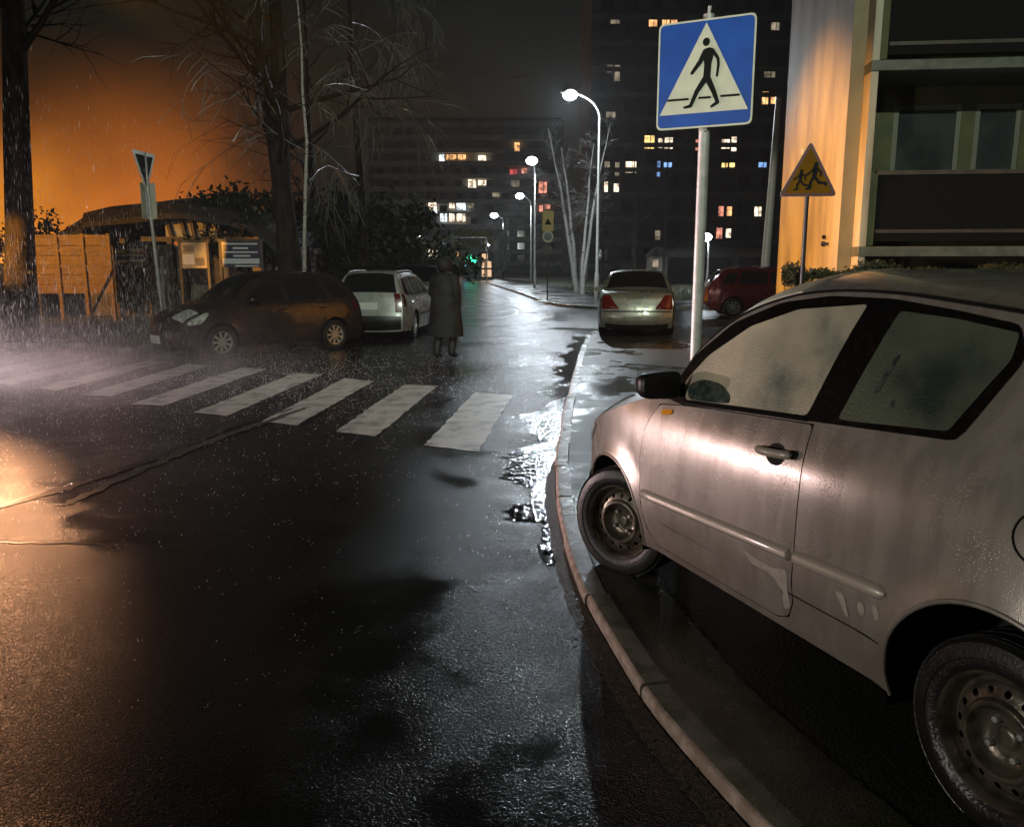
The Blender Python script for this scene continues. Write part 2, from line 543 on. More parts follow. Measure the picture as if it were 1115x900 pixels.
def cdt(outline, holes=(), step=0.06):
    """triangulates a 2D outline with holes, with an even inner grid"""
    loops = [outline] + list(holes)
    vs, es, fill = [], [], []
    for lp in loops:
        o = len(vs)
        # subdivide long edges
        pts = []
        for i in range(len(lp)):
            a, b = lp[i], lp[(i + 1) % len(lp)]
            L = math.hypot(b[0] - a[0], b[1] - a[1])
            k = max(1, int(L / step))
            for j in range(k):
                pts.append((a[0] + (b[0] - a[0]) * j / k, a[1] + (b[1] - a[1]) * j / k))
        fill.append(pts)
        vs += pts
        es += [(o + i, o + (i + 1) % len(pts)) for i in range(len(pts))]
    xs = [p[0] for p in outline]
    ys = [p[1] for p in outline]
    nx = int((max(xs) - min(xs)) / step) + 1
    ny = int((max(ys) - min(ys)) / step) + 1
    for i in range(nx + 1):
        for j in range(ny + 1):
            p = (min(xs) + (i + 0.5 * (j % 2)) * step, min(ys) + j * step)
            if not inside(p, outline) or any(inside(p, h) for h in holes):
                continue
            ok = True
            for lp in fill:
                for k in range(len(lp)):
                    if segdist(p, lp[k], lp[(k + 1) % len(lp)]) < step * 0.45:
                        ok = False
                        break
                if not ok:
                    break
            if ok:
                vs.append(p)
    r = delaunay_2d_cdt([Vector(p) for p in vs], es, [], 0, 1e-6)
    V = [tuple(p) for p in r[0]]
    F = []
    for f in r[2]:
        c = (sum(V[i][0] for i in f) / len(f), sum(V[i][1] for i in f) / len(f))
        if inside(c, outline) and not any(inside(c, h) for h in holes):
            a, b, d = (V[i] for i in f[:3])
            if (b[0] - a[0]) * (d[1] - a[1]) - (b[1] - a[1]) * (d[0] - a[0]) < 0:
                f = list(reversed(f))
            F.append(tuple(f))
    return V, F


def lerp_table(x, T):
    if x <= T[0][0]:
        return T[0][1]
    for (a, b), (c, d) in zip(T, T[1:]):
        if x <= c:
            t = (x - a) / (c - a)
            return b + (d - b) * t
    return T[-1][1]


def offset_poly(P, d):
    """moves a polygon inwards by d (ccw or cw)"""
    n = len(P)
    A = sum(P[i][0] * P[(i + 1) % n][1] - P[(i + 1) % n][0] * P[i][1] for i in range(n))
    sgn = 1 if A > 0 else -1
    out = []
    for i in range(n):
        a, b, c = Vector(P[i - 1]), Vector(P[i]), Vector(P[(i + 1) % n])
        d1 = (b - a)
        d2 = (c - b)
        d1 = d1.normalized() if d1.length > 1e-9 else d2.normalized()
        d2 = d2.normalized() if d2.length > 1e-9 else d1
        nn = Vector((-(d1.y + d2.y), d1.x + d2.x)) * sgn
        if nn.length < 1e-6:
            out.append(tuple(b))
            continue
        nn.normalize()
        cosv = max(0.4, nn.dot(Vector((-d1.y, d1.x)) * sgn))
        out.append(tuple(b + nn * d / cosv))
    return out


def rounded(P, r, k=4):
    """rounds the corners of a polygon"""
    out = []
    n = len(P)
    for i in range(n):
        a, b, c = Vector(P[i - 1]), Vector(P[i]), Vector(P[(i + 1) % n])
        la, lc = (a - b).length, (c - b).length
        q = min(r, la * 0.45, lc * 0.45)
        p1 = b + (a - b).normalized() * q
        p2 = b + (c - b).normalized() * q
        for j in range(k + 1):
            t = j / k
            out.append(tuple(p1 * (1 - t) ** 2 + b * 2 * t * (1 - t) + p2 * t * t))
    return out


# ------------------------------------------------------------------ cars
class Car:
    """local +X forward, +Y left, rear axle at x=0"""

    def __init__(s, root, hw, outline, arches, sill, ztab, amid, kf, kr, step, flare=0.014):
        s.root, s.hw, s.arches, s.sill, s.ztab, s.step, s.flare = root, hw, arches, sill, ztab, step, flare
        s.amid, s.kf, s.kr = amid, kf, kr
        s.ctrl = outline
        s.k = 6
        s.curve = catmull(outline, s.k)
        s.amax = max(p[0] for p in outline)
        s.amin = min(p[0] for p in outline)

    def inset(s, a, z):
        b = lerp_table(z, s.ztab)
        b = 0.5 * b + 0.25 * (lerp_table(z - 0.035, s.ztab) + lerp_table(z + 0.035, s.ztab))
        if a > s.amid[1]:
            b += s.kf * ((a - s.amid[1]) / (s.amax - s.amid[1])) ** 2.4
        if a < s.amid[0]:
            b += s.kr * ((s.amid[0] - a) / (s.amid[0] - s.amin)) ** 2.4
        for (ax, az, ar) in s.arches:
            d = math.hypot(a - ax, z - az)
            b -= s.flare * math.exp(-((d - ar) / 0.045) ** 2)
        return b

    def side_pt(s, a, z, side, off=0.0):
        return (a, side * (s.hw - s.inset(a, z) + off), z)

    def side_outline(s):
        top = [(p[0], p[1]) for p in s.curve]           # front bottom ... rear bottom
        P = list(top)
        x0 = P[-1][0]
        ar = sorted(s.arches)
        for (ax, az, r) in ar:
            h = s.sill - az
            dx = math.sqrt(max(r * r - h * h, 1e-6))
            a0 = math.atan2(h, -dx)
            a1 = math.atan2(h, dx)
            if a0 < 0:
                a0 += 2 * math.pi
            for k in range(19):
                t = a0 + (a1 - a0) * k / 18
                P.append((ax + r * math.cos(t), az + r * math.sin(t)))
        return P

    def side(s, mb, outline, side, off=0.0, holes=(), mi=0, thick=0.0, step=None):
        V, F = cdt(outline, holes, step or s.step)
        vs = [s.side_pt(a, z, side, off) for a, z in V]
        if side > 0:
            F = [tuple(reversed(f)) for f in F]
        mb.add(vs, F, mi)
        if thick:
            # turned-in edge so that a panel or pane has depth
            n = len(outline)
            e1 = [s.side_pt(a, z, side, off) for a, z in outline]
            e2 = [s.side_pt(a, z, side, off - thick) for a, z in outline]
            mb.add(e1 + e2, [(i, (i + 1) % n, n + (i + 1) % n, n + i) for i in range(n)], mi)
        return mb

    def strip_pt(s, u, v, off=0.0):
        x = max(0.0, min(u, len(s.ctrl) - 1)) * s.k
        i = min(int(x), len(s.curve) - 2)
        t = x - i
        p, q = s.curve[i], s.curve[i + 1]
        a, z, cr = (p[j] + (q[j] - p[j]) * t for j in range(3))
        i0, i1 = max(i - 2, 0), min(i + 3, len(s.curve) - 1)
        dx, dz = s.curve[i1][0] - s.curve[i0][0], s.curve[i1][1] - s.curve[i0][1]
        L = math.hypot(dx, dz) or 1
        nx, nz = dz / L, -dx / L      # outward: curve runs front -> over -> rear
        y = s.hw - s.inset(a, z)
        lift = cr * (1 - abs(v) ** 2.6) + off
        return (a + nx * lift, v * y, z + nz * lift)

    def strip(s, mb, u0, u1, v0, v1, off=0.0, nu=None, nv=14, mi=0):
        nu = nu or max(2, int((u1 - u0) * s.k))
        vs = [s.strip_pt(u0 + (u1 - u0) * i / nu, v0 + (v1 - v0) * j / nv, off) for i in range(nu + 1) for j in range(nv + 1)]
        fs = []
        for i in range(nu):
            for j in range(nv):
                a = i * (nv + 1) + j
                fs.append((a, a + nv + 1, a + nv + 2, a + 1))
        mb.add(vs, fs, mi)
        if off:
            rim = [(u0 + (u1 - u0) * i / nu, v0) for i in range(nu)] + [(u1, v0 + (v1 - v0) * j / nv) for j in range(nv)] + \
                  [(u1 - (u1 - u0) * i / nu, v1) for i in range(nu)] + [(u0, v1 - (v1 - v0) * j / nv) for j in range(nv)]
            n = len(rim)
            e1 = [s.strip_pt(u, v, off) for u, v in rim]
            e2 = [s.strip_pt(u, v, -0.004) for u, v in rim]
            mb.add(e1 + e2, [(i, (i + 1) % n, n + (i + 1) % n, n + i) for i in range(n)], mi)
        return mb

    def patch(s, name, mat, u0, u1, v0, v1, off=0.005, parent=None, nv=8):
        return s.strip(MB(), u0, u1, v0, v1, off, nv=nv).build(name, mat, parent or s.root)

    def shell(s, mat, doors=(), extra_holes=()):
        mb = MB()
        out = s.side_outline()
        for sd in (1, -1):
            s.side(mb, out, sd, holes=[d for d in doors])
        s.strip(mb, 0, len(s.ctrl) - 1, -1, 1)
        body = mb.build('body', mat, s.root, ang=50)
        # dark inner faces: wheel wells and floor
        w = MB()
        for (ax, az, r) in s.arches:
            for sd in (1, -1):
                pts = [(ax + (r + 0.004) * math.cos(t), az + (r + 0.004) * math.sin(t)) for t in [math.pi * 1.1 - 1.2 * math.pi * k / 18 for k in range(19)]]
                y0 = sd * (s.hw - 0.035 - (s.inset(ax, az + r)))
                y1 = sd * (s.hw - 0.42)
                n = len(pts)
                vs = [(a, y0, z) for a, z in pts] + [(a, y1, z) for a, z in pts]
                w.add(vs, [(i, i + 1, n + i + 1, n + i) for i in range(n - 1)])
                w.add([(a, y1, z) for a, z in pts], [tuple(range(n))])
        w.box(((s.amax + s.amin) / 2, 0, s.sill + 0.14), (s.amax - s.amin - 0.25, 2 * (s.hw - 0.43), 0.2))
        w.box((s.arches[0][0] * 0.5 + s.arches[1][0] * 0.5, 0, s.sill + 0.05), (abs(s.arches[1][0] - s.arches[0][0]) - 2 * s.arches[0][2] - 0.02, 2 * (s.hw - 0.14), 0.03))
        w.build('underbody', M['well'], s.root)
        return body


def wheel(root, name, loc, rad, width, style, side, steer=0.0, steps=48):
    """wheel facing +Y for side=1; children tyre (own mesh), rim, wheel nuts"""
    T = Matrix.Translation(loc) @ Matrix.Rotation(steer, 4, 'Z') @ (Matrix.Rotation(0 if side > 0 else math.pi, 4, 'Z')) @ Matrix.Rotation(R(-90), 4, 'X')
    # local lathe axis z -> +Y outward
    rr = rad * 0.66
    w = width / 2
    prof = [(rr, -w), (rr + 0.02, -w - 0.003), (rad * 0.86, -w - 0.010), (rad * 0.95, -w + 0.012), (rad * 0.995, -w + 0.03)]
    for g in (-0.4, -0.13, 0.13, 0.4):
        prof += [(rad, g * width - 0.012), (rad - 0.007, g * width - 0.009), (rad - 0.007, g * width + 0.003), (rad, g * width + 0.006)] if steps > 30 else [(rad, g * width)]
    prof += [(rad * 0.995, w - 0.03), (rad * 0.965, w - 0.014), (rad * 0.94, w), (rad * 0.86, w + 0.010), (rad * 0.80, w + 0.011), (rad * 0.79, w + 0.008), (rad * 0.74, w + 0.008), (rr + 0.012, w + 0.002), (rr, w - 0.006), (rr - 0.01, -w)]
    t = MB().lathe(prof, steps, X=T).build(name, M['tyre'], root, ang=30)
    k = rr / 0.19
    if style == 'steel':
        def prof_y(r):
            return lerp_table(r / k, [(0.0, -0.040), (0.028, -0.040), (0.034, -0.05), (0.072, -0.047), (0.086, -0.030), (0.097, -0.006), (0.108, -0.006), (0.118, -0.020), (0.152, -0.034), (0.160, -0.052), (0.172, -0.056), (0.180, -0.012), (0.185, -0.001), (0.189, 0.002), (0.195, -0.006)])
        circ = lambda cx, cy, r, n: [(cx + r * math.cos(2 * math.pi * i / n), cy + r * math.sin(2 * math.pi * i / n)) for i in range(n)]
        rm = MB()
        rings = [0.001, 0.015, 0.028, 0.034, 0.05, 0.072, 0.08, 0.086, 0.092, 0.097, 0.102, 0.108, 0.113, 0.118]
        rm.lathe([(r * k, w + prof_y(r * k)) for r in rings], 64, X=T)
        holes = [circ(0.136 * k * math.cos(2 * math.pi * i / 16), 0.136 * k * math.sin(2 * math.pi * i / 16), 0.0105 * k, 10) for i in range(16)]
        V, F = cdt(circ(0, 0, 0.155 * k, 64), holes + [circ(0, 0, 0.1175 * k, 64)], 0.012)
        rm.add([(x, y, w + prof_y(math.hypot(x, y))) for x, y in V], F, 0, T)
        rm.lathe([(r * k, w + prof_y(r * k)) for r in (0.1545, 0.16, 0.166, 0.172, 0.177, 0.180, 0.185, 0.189, 0.193)], 64, X=T)
        rim = rm.build('rim', M['rimsteel'], t, ang=60)
        bk = MB().lathe([(0.001, w - 0.075), (0.17 * k, w - 0.075)], 32, X=T).build('brake_backing', M['well'], t)
        for i in range(4):
            a = 2 * math.pi * (i + 0.4) / 4
            n = MB()
            n.lathe([(0.001, 0.018), (0.009, 0.017), (0.0115, 0.012), (0.0115, -0.01)], 6, X=T @ Matrix.Translation((0.055 * k * math.cos(a), 0.055 * k * math.sin(a), w - 0.045)))
            n.build('wheel_nut', M['galv'], t)
    else:
        rm = MB()
        rm.lathe([(rr - 0.001, w - 0.002), (rr - 0.012, w - 0.004), (rr - 0.02, w - 0.05)], 32, X=T)
        rm.lathe([(0.001, w - 0.004), (0.045, w - 0.006), (0.055, w - 0.03)], 20, X=T)
        nsp = 9
        for i in range(nsp):
            X = T @ Matrix.Rotation(2 * math.pi * i / nsp, 4, 'Z')
            r1 = rr - 0.008
            rm.prism([(0.04, -0.016), (r1, -0.024), (r1, 0.024), (0.04, 0.016)], w - 0.03, w - 0.008, 0, X)
        rm.build('rim', M['rimsilver'], t)
        MB().lathe([(0.001, w - 0.06), (rr - 0.012, w - 0.06)], 24, X=T).build('brake_backing', M['well'], t)
    return t


def mirror_part(root, mat, a, y, z, side, size=(0.13, 0.16, 0.12)):
    mb = MB()
    d = size
    prof = rounded([(-d[1] / 2, -d[2] / 2), (d[1] / 2, -d[2] / 2 + 0.01), (d[1] / 2, d[2] / 2 - 0.012), (-d[1] / 2, d[2] / 2)], 0.04, 5)
    n = len(prof)
    vs = []
    ts = [(-0.5, 0.93), (-0.46, 1.0), (-0.1, 1.0), (0.2, 0.88), (0.42, 0.62), (0.5, 0.35)]
    for t, k in ts:
        vs += [(a + t * d[0], side * (y + p[0] * k), z + p[1] * k) for p in prof]
    fs = [tuple(range(n))]
    for i in range(len(ts) - 1):
        fs += [(i * n + j, i * n + (j + 1) % n, (i + 1) * n + (j + 1) % n, (i + 1) * n + j) for j in range(n)]
    fs.append(tuple(range((len(ts) - 1) * n, len(ts) * n)))
    mb.add(vs, fs)
    mb.box((a + 0.02, side * (y - d[1] / 2 - 0.02), z - 0.03), (0.07, 0.09, 0.05))
    return mb.build('wing_mirror', mat, root, ang=60)


# ---- near silver three-door hatchback (surveyed from the photograph)
def near_car():
    root = thing('parked_hatchback', 'large silver three-door hatchback with misted windows and steel wheels, in the right foreground', 'car',
                 (1.262, 2.06, 0.06), math.pi / 2 + 0.375)
    hw = 0.80
    # root sits on the left wheel plane; shift car to the right (local -Y)
    c = thing('x', 'x', 'x')
    bpy.data.objects.remove(c)
    ol = [(2.60, 0.24, 0.24), (2.67, 0.38, 0.28), (2.65, 0.53, 0.28), (2.55, 0.655, 0.23), (2.36, 0.752, 0.15), (2.11, 0.842, 0.09), (1.87, 0.924, 0.07), (1.665, 1.005, 0.09),
          (1.58, 1.165, 0.13), (1.406, 1.318, 0.14), (1.169, 1.412, 0.11), (0.935, 1.446, 0.085), (0.65, 1.446, 0.085), (0.378, 1.425, 0.105), (0.12, 1.400, 0.125), (-0.15, 1.36, 0.13),
          (-0.36, 1.23, 0.10), (-0.50, 1.04, 0.11), (-0.56, 0.85, 0.11), (-0.60, 0.60, 0.11), (-0.60, 0.42, 0.12), (-0.55, 0.24, 0.08)]
    ztab = [(0.15, 0.075), (0.235, 0.045), (0.30, 0.022), (0.385, 0.012), (0.40, 0.0), (0.5, -0.004), (0.62, 0.0), (0.75, 0.010), (0.86, 0.026), (0.95, 0.055), (1.02, 0.085), (1.2, 0.155), (1.38, 0.235), (1.45, 0.29), (1.6, 0.40)]
    arches = [(-0.03, 0.30, 0.345), (2.09, 0.30, 0.305)]
    car = Car(root, hw, ol, arches, 0.228, ztab, (0.05, 1.95), 0.20, 0.16, 0.045, flare=0.018)
    # all geometry is moved so that local Y=0 is the left flank
    door = [(1.555, 0.945), (1.72, 0.925), (1.800, 0.80), (1.815, 0.66), (1.790, 0.50), (1.745, 0.33), (1.690, 0.262), (0.84, 0.262), (0.770, 0.290), (0.738, 0.36), (0.732, 0.56), (0.742, 0.76), (0.762, 1.0), (1.0, 0.985), (1.3, 0.966)]
    body = car.shell(M['silver'], [door])
    # black daylight opening frame, then panes
    for sd in (1, -1):
        fr_f = [(1.73, 0.962), (1.655, 1.03), (1.58, 1.16), (1.406, 1.308), (1.169, 1.402), (0.935, 1.434), (0.65, 1.434), (0.378, 1.408), (0.155, 1.380), (0.100, 1.29), (0.206, 1.048), (0.70, 1.012), (0.782, 1.006), (1.2, 0.978), (1.552, 0.945)]
        car.side(MB(), rounded(fr_f, 0.03, 3), sd, 0.004, thick=0.008, step=0.05).build('window_surround', M['seal'], root)
        gf = [(1.535, 0.972), (1.585, 1.045), (1.484, 1.166), (1.286, 1.302), (1.054, 1.380), (0.735, 1.412), (0.755, 1.30), (0.805, 1.022), (1.2, 0.996)]
        g = car.side(MB(), rounded(gf, 0.02, 3), sd, 0.007, thick=0.008, step=0.05).build('window', M['fog'], root)
        gr = [(0.585, 1.397), (0.36, 1.384), (0.145, 1.358), (0.138, 1.285), (0.245, 1.070), (0.62, 1.036), (0.662, 1.036)]
        car.side(MB(), rounded(gr, 0.014, 3), sd, 0.007, thick=0.008, step=0.05).build('window', M['fogrear'], root)
        wp = [(1.512, 0.975), (1.555, 1.03), (1.47, 1.068), (1.33, 1.066), (1.25, 1.03), (1.235, 1.00), (1.30, 0.990)]
        car.side(MB(), rounded(wp, 0.04, 5), sd, 0.0082, step=0.05).build('wiped_glass', M['wiped'], g)
        # dark smears on the rear pane
        for pl in ([(0.52, 1.26), (0.505, 1.265), (0.535, 1.14), (0.555, 1.13), (0.560, 1.145)], [(0.47, 1.10), (0.455, 1.105), (0.465, 1.13), (0.478, 1.125)]):
            car.side(MB(), rounded(pl, 0.02, 3), sd, 0.0082, step=0.05).build('smear', M['wiped'], root)
        d = car.side(MB(), rounded(offset_poly(door, 0.004), 0.02, 3), sd, 0.001, thick=0.02).build('door', M['silver'], root, ang=50)
        # waist rail, mouldings
        def bar(pts, h, off, name, mat, parent):
            mb = MB()
            sect = [(-1.0, 0.0), (-0.8, 0.55), (-0.35, 1.0), (0.35, 1.0), (0.8, 0.6), (1.0, 0.0)]
            n = len(sect)
            vs = []
            for i, (a, z) in enumerate(pts):
                k = 0.35 if i in (0, len(pts) - 1) else 1.0
                for q, o in sect:
                    zz = z + q * h / 2 * k
                    vs.append(car.side_pt(a, zz, sd, 0.001 + o * off * k))
            fs = []
            for i in range(len(pts) - 1):
                fs += [(i * n + j, i * n + j + 1, (i + 1) * n + j + 1, (i + 1) * n + j) for j in range(n - 1)]
            fs += [tuple(range(n)), tuple(range((len(pts) - 1) * n, len(pts) * n))]
            mb.add(vs, fs)
            return mb.build(name, mat, parent, ang=40)
        ln = lambda p, q, n: [(p[0] + (q[0] - p[0]) * i / n, p[1] + (q[1] - p[1]) * i / n) for i in range(n + 1)]
        m1 = [(1.783, 0.496)] + ln((1.765, 0.496), (0.755, 0.536), 12) + [(0.745, 0.536)]
        bar(m1, 0.048, 0.02, 'side_moulding', M['trimsilver'], d)
        m2 = [(0.728, 0.537)] + ln((0.72, 0.537), (0.345, 0.553), 6) + [(0.322, 0.554)]
        bar(m2, 0.050, 0.02, 'side_moulding', M['trimsilver'], root)
        bar([(1.55, 0.957)] + ln((1.53, 0.958), (0.80, 1.008), 8) + [(0.785, 1.009)], 0.014, 0.008, 'waist_seal', M['black'], d)
        # raised dark strip painted for the shade in the rocker crease
        bar(ln((1.70, 0.392), (0.33, 0.388), 12), 0.007, 0.0015, 'crease_shade', M['seal'], root)
        # handle: flat disc painted dark as the shaded recess, bar, lock
        hd = MB()
        car.side(hd, [(0.895 + 0.050 * math.cos(t), 0.868 + 0.040 * math.sin(t)) for t in [2 * math.pi * i / 20 for i in range(20)]], sd, 0.0035, step=0.02)
        rec = hd.build('recess_shade', M['well'], d)
        pts = []
        for i in range(13):
            t = i / 12
            p = car.side_pt(0.985 - 0.19 * t, 0.872 + 0.012 * t, sd, 0.004 + 0.034 * math.sin(math.pi * min(1, max(0, t))) ** 0.5)
            pts.append(p)
        hb = MB().tube(pts, [0.011] + [0.016] * 11 + [0.011], 12)
        hb.build('door_handle', M['trimsilver'], d)
        lk = MB().ball(car.side_pt(0.80, 0.886, sd, 0.012), 0.017, 14, 8)
        lk.build('lock', M['black'], d)
        mirror_part(root, M['black'], 1.60, hw + 0.055, 1.035, sd, (0.12, 0.19, 0.125))
        car.side(MB(), rounded([(1.68, 0.905), (1.60, 0.918), (1.60, 0.895), (1.68, 0.882)], 0.01, 3), sd, 0.006, thick=0.006, step=0.03).build('amber_glint', M['amber'], root)  # amber patch standing in for a reflection, not a real lens
        # salt marks on the lower door and quarter panel
        for pl, par in (([(1.02, 0.47), (0.93, 0.462), (0.83, 0.458), (0.765, 0.48), (0.755, 0.33), (0.79, 0.315), (0.80, 0.40), (0.86, 0.435), (0.95, 0.43)], d),
                   ([(0.53, 0.49), (0.49, 0.497), (0.475, 0.46), (0.462, 0.425), (0.476, 0.418), (0.50, 0.455)], root), ([(0.43, 0.49), (0.405, 0.495), (0.395, 0.465), (0.408, 0.448), (0.425, 0.46)], root), ([(0.37, 0.50), (0.35, 0.505), (0.335, 0.48), (0.347, 0.455), (0.363, 0.475)], root)):
            car.side(MB(), rounded(pl, 0.02, 3), sd, 0.0022, step=0.05).build('salt_stain', M['dirt'], par)
        # fuel flap outline
        fl = MB()
        ring = [car.side_pt(-0.115 + 0.078 * math.cos(t), 0.865 + 0.072 * math.sin(t), sd, 0.0005) for t in [2 * math.pi * i / 28 for i in range(29)]]
        fl.tube(ring, 0.0035, 6, cap=False)
        if sd > 0:
            fl.build('fuel_flap', M['black'], root)
        # lamps
        car.side(MB(), rounded([(2.50, 0.59), (2.57, 0.58), (2.54, 0.63), (2.43, 0.70), (2.36, 0.725), (2.42, 0.65)], 0.02, 3), sd, 0.005, step=0.06).build('headlight', M['clearlens'], root)
        car.side(MB(), rounded([(-0.36, 1.16), (-0.44, 1.08), (-0.52, 0.86), (-0.44, 0.80), (-0.40, 0.9)], 0.02, 3), sd, 0.005, step=0.06).build('tail_lamp', M['redlens'], root)
        car.patch('headlight', M['clearlens'], 2.6, 3.7, 0.62 if sd > 0 else -0.97, 0.97 if sd > 0 else -0.62, 0.006)
        car.patch('tail_lamp', M['redlens'], 16.6, 18.2, 0.82 if sd > 0 else -0.98, 0.98 if sd > 0 else -0.82, 0.006)
        # arch lips
        for (ax, az, r) in arches:
            ts = [math.pi * 1.07 - 1.14 * math.pi * k / 30 for k in range(31)]
            P = [car.side_pt(ax + (r + 0.004) * math.cos(t), az + (r + 0.004) * math.sin(t), sd, -0.004) for t in ts]
            MB().tube(P, 0.008, 8).build('arch_lip', M['silver'], root)
    car.patch('windscreen', M['fog'], 7.15, 10.2, -0.93, 0.93, 0.005, nv=16)
    car.patch('rear_window', M['fog'], 15.3, 16.9, -0.86, 0.86, 0.005, nv=12)
    car.patch('number_plate', M['plate'], 0.7, 1.3, -0.32, 0.32, 0.012)
    car.patch('number_plate', M['plate'], 18.1, 18.7, -0.32, 0.32, 0.012)
    car.patch('grille', M['black'], 1.9, 2.6, -0.45, 0.45, 0.006)
    # thin black roof ditch line over the frame
    for sd in (1, -1):
        P = [car.strip_pt(7 + 9 * i / 50, sd * 0.985, 0.002) for i in range(51)]
        MB().tube(P, 0.007, 6).build('roof_trim', M['black'], root)
    # whole car's own geometry is centred, so move the root by half a width
    off = Vector((math.sin(0.0), -hw, 0))
    root.location = Vector((1.262, 2.06, 0.06)) + Matrix.Rotation(math.pi / 2 + 0.375, 3, 'Z') @ Vector((0, -hw, 0))
    # for wheels: (rotation R maps local -Y to the car's right)
    wr = 0.284
    for sd in (1, -1):
        wheel(root, 'wheel', (-0.05, sd * (hw - 0.13), wr - 0.015), wr, 0.19, 'steel', sd)
        wheel(root, 'wheel', (2.09, sd * (hw - 0.115), wr - 0.02), wr, 0.19, 'steel', sd, steer=R(24))
    return root


near_car()


# ---- generic parked cars farther away
def far_car(name, label, loc, rz, body_mat, P, wheel_style='alloy', sx=1.0):
    root = thing(name, label, 'car', loc, rz)
    car = Car(root, P['hw'], P['ol'], P['arches'], P.get('sill', 0.2), P['ztab'], P['amid'], P.get('kf', 0.2), P.get('kr', 0.12), 0.12, flare=0.012)
    car.shell(body_mat, P['doors'])
    for sd in (1, -1):
        for dpoly in P['doors']:
            d = car.side(MB(), rounded(offset_poly(dpoly, 0.006), 0.03, 3), sd, 0.001, thick=0.02).build('door', body_mat, root, ang=50)
            ax = min(p[0] for p in dpoly) + 0.16
            zt = max(p[1] for p in dpoly) - 0.1
            MB().tube([car.side_pt(ax - 0.08, zt, sd, 0.004), car.side_pt(ax - 0.05, zt, sd, 0.03), car.side_pt(ax + 0.06, zt, sd, 0.03), car.side_pt(ax + 0.09, zt, sd, 0.004)], 0.011, 6).build('door_handle', P.get('handle', body_mat), d)
        for w in P['windows']:
            car.side(MB(), rounded(w, 0.03, 3), sd, 0.005, thick=0.006, step=0.1).build('window', M['carglass'], root)
        for (n_, mt, pl) in P.get('side_patches', ()):
            car.side(MB(), rounded(pl, 0.02, 3), sd, 0.006, thick=0.008, step=0.08).build(n_, mt, root)
        mirror_part(root, P.get('mirror', body_mat), P['mir'][0], P['hw'] + 0.08, P['mir'][1], sd)
        for (ax, az, r) in P['arches']:
            wheel(root, 'wheel', (ax, sd * (P['hw'] - 0.12), P['wr']), P['wr'], 0.19, wheel_style, sd, steps=28)
    for (n_, mt, u0, u1, v0, v1, off) in P['patches']:
        if v0 > 0:
            car.patch(n_, mt, u0, u1, v0, v1, off)
            car.patch(n_, mt, u0, u1, -v1, -v0, off)
        else:
            car.patch(n_, mt, u0, u1, v0, v1, off, nv=12)
    for rl in P.get('rails', ()):
        for sd in (1, -1):
            pts = [Vector(car.strip_pt(rl[0] + (rl[1] - rl[0]) * i / 12, sd * 0.93, 0.035 if 0 < i < 12 else 0.0)) for i in range(13)]
            MB().tube(pts, 0.014, 6).build('roof_rail', M['galv'], root)
    if P.get('ladder'):
        pass
    return root


ZT = [(0.15, 0.07), (0.25, 0.03), (0.4, 0.0), (0.6, 0.0), (0.8, 0.015), (0.93, 0.045), (1.0, 0.075), (1.2, 0.16), (1.38, 0.24), (1.46, 0.30), (1.6, 0.4)]
# compact MPV (dark, on the left)
MPV = dict(hw=0.86, wr=0.305, arches=[(0, 0.31, 0.36), (2.5, 0.31, 0.36)], sill=0.2, ztab=ZT, amid=(0.1, 2.3), kf=0.24, kr=0.12,
           ol=[(3.15, 0.22, 0.18), (3.20, 0.36, 0.22), (3.19, 0.52, 0.22), (3.13, 0.66, 0.2), (2.98, 0.78, 0.14), (2.70, 0.90, 0.07), (2.35, 0.99, 0.06),
               (2.15, 1.06, 0.09), (1.85, 1.28, 0.12), (1.55, 1.43, 0.09), (1.2, 1.50, 0.08), (0.7, 1.515, 0.07), (0.2, 1.49, 0.07), (-0.25, 1.43, 0.07),
               (-0.50, 1.25, 0.08), (-0.66, 1.02, 0.08), (-0.72, 0.85, 0.08), (-0.76, 0.6, 0.09), (-0.76, 0.42, 0.1), (-0.70, 0.22, 0.06)],
           doors=[[(1.98, 0.90), (2.02, 0.6), (1.98, 0.28), (1.06, 0.28), (1.03, 0.6), (1.05, 0.965), (1.5, 0.955)], [(0.99, 0.965), (0.97, 0.6), (1.0, 0.28), (0.50, 0.28), (0.38, 0.48), (0.25, 0.68), (0.10, 0.95), (0.5, 0.97)]],
           windows=[[(2.0, 1.03), (1.80, 1.21), (1.50, 1.36), (1.18, 1.41), (1.12, 1.01), (1.6, 1.0)], [(1.08, 1.42), (0.7, 1.44), (0.28, 1.42), (0.12, 1.03), (1.02, 1.01)], [(0.17, 1.40), (-0.15, 1.35), (-0.36, 1.10), (-0.34, 1.05), (0.02, 1.035)]],
           side_patches=[('headlight', M['clearlens'], [(2.86, 0.66), (3.08, 0.62), (3.10, 0.68), (2.92, 0.79), (2.74, 0.86), (2.72, 0.82)]), ('side_moulding', M['black'], [(1.97, 0.52), (1.97, 0.57), (0.45, 0.57), (0.5, 0.52)]), ('tail_lamp', M['redlens'], [(-0.48, 1.05), (-0.60, 0.95), (-0.63, 0.80), (-0.56, 0.80)])],
           patches=[('windscreen', M['carglass'], 7.1, 9.2, -0.92, 0.92, 0.005), ('rear_window', M['carglass'], 13.3, 14.8, -0.85, 0.85, 0.005), ('number_plate', M['plate'], 0.85, 1.45, -0.30, 0.30, 0.012),
                    ('headlight', M['clearlens'], 3.0, 4.4, 0.60, 0.95, 0.008), ('grille', M['black'], 2.2, 3.1, -0.5, 0.5, 0.008), ('tail_lamp', M['redlens'], 14.6, 17.0, 0.82, 0.98, 0.006), ('bumper_grille', M['black'], 0.1, 0.7, -0.6, 0.6, 0.006)],
           mir=(1.9, 1.06), handle=M['black'], mirror=M['black'])
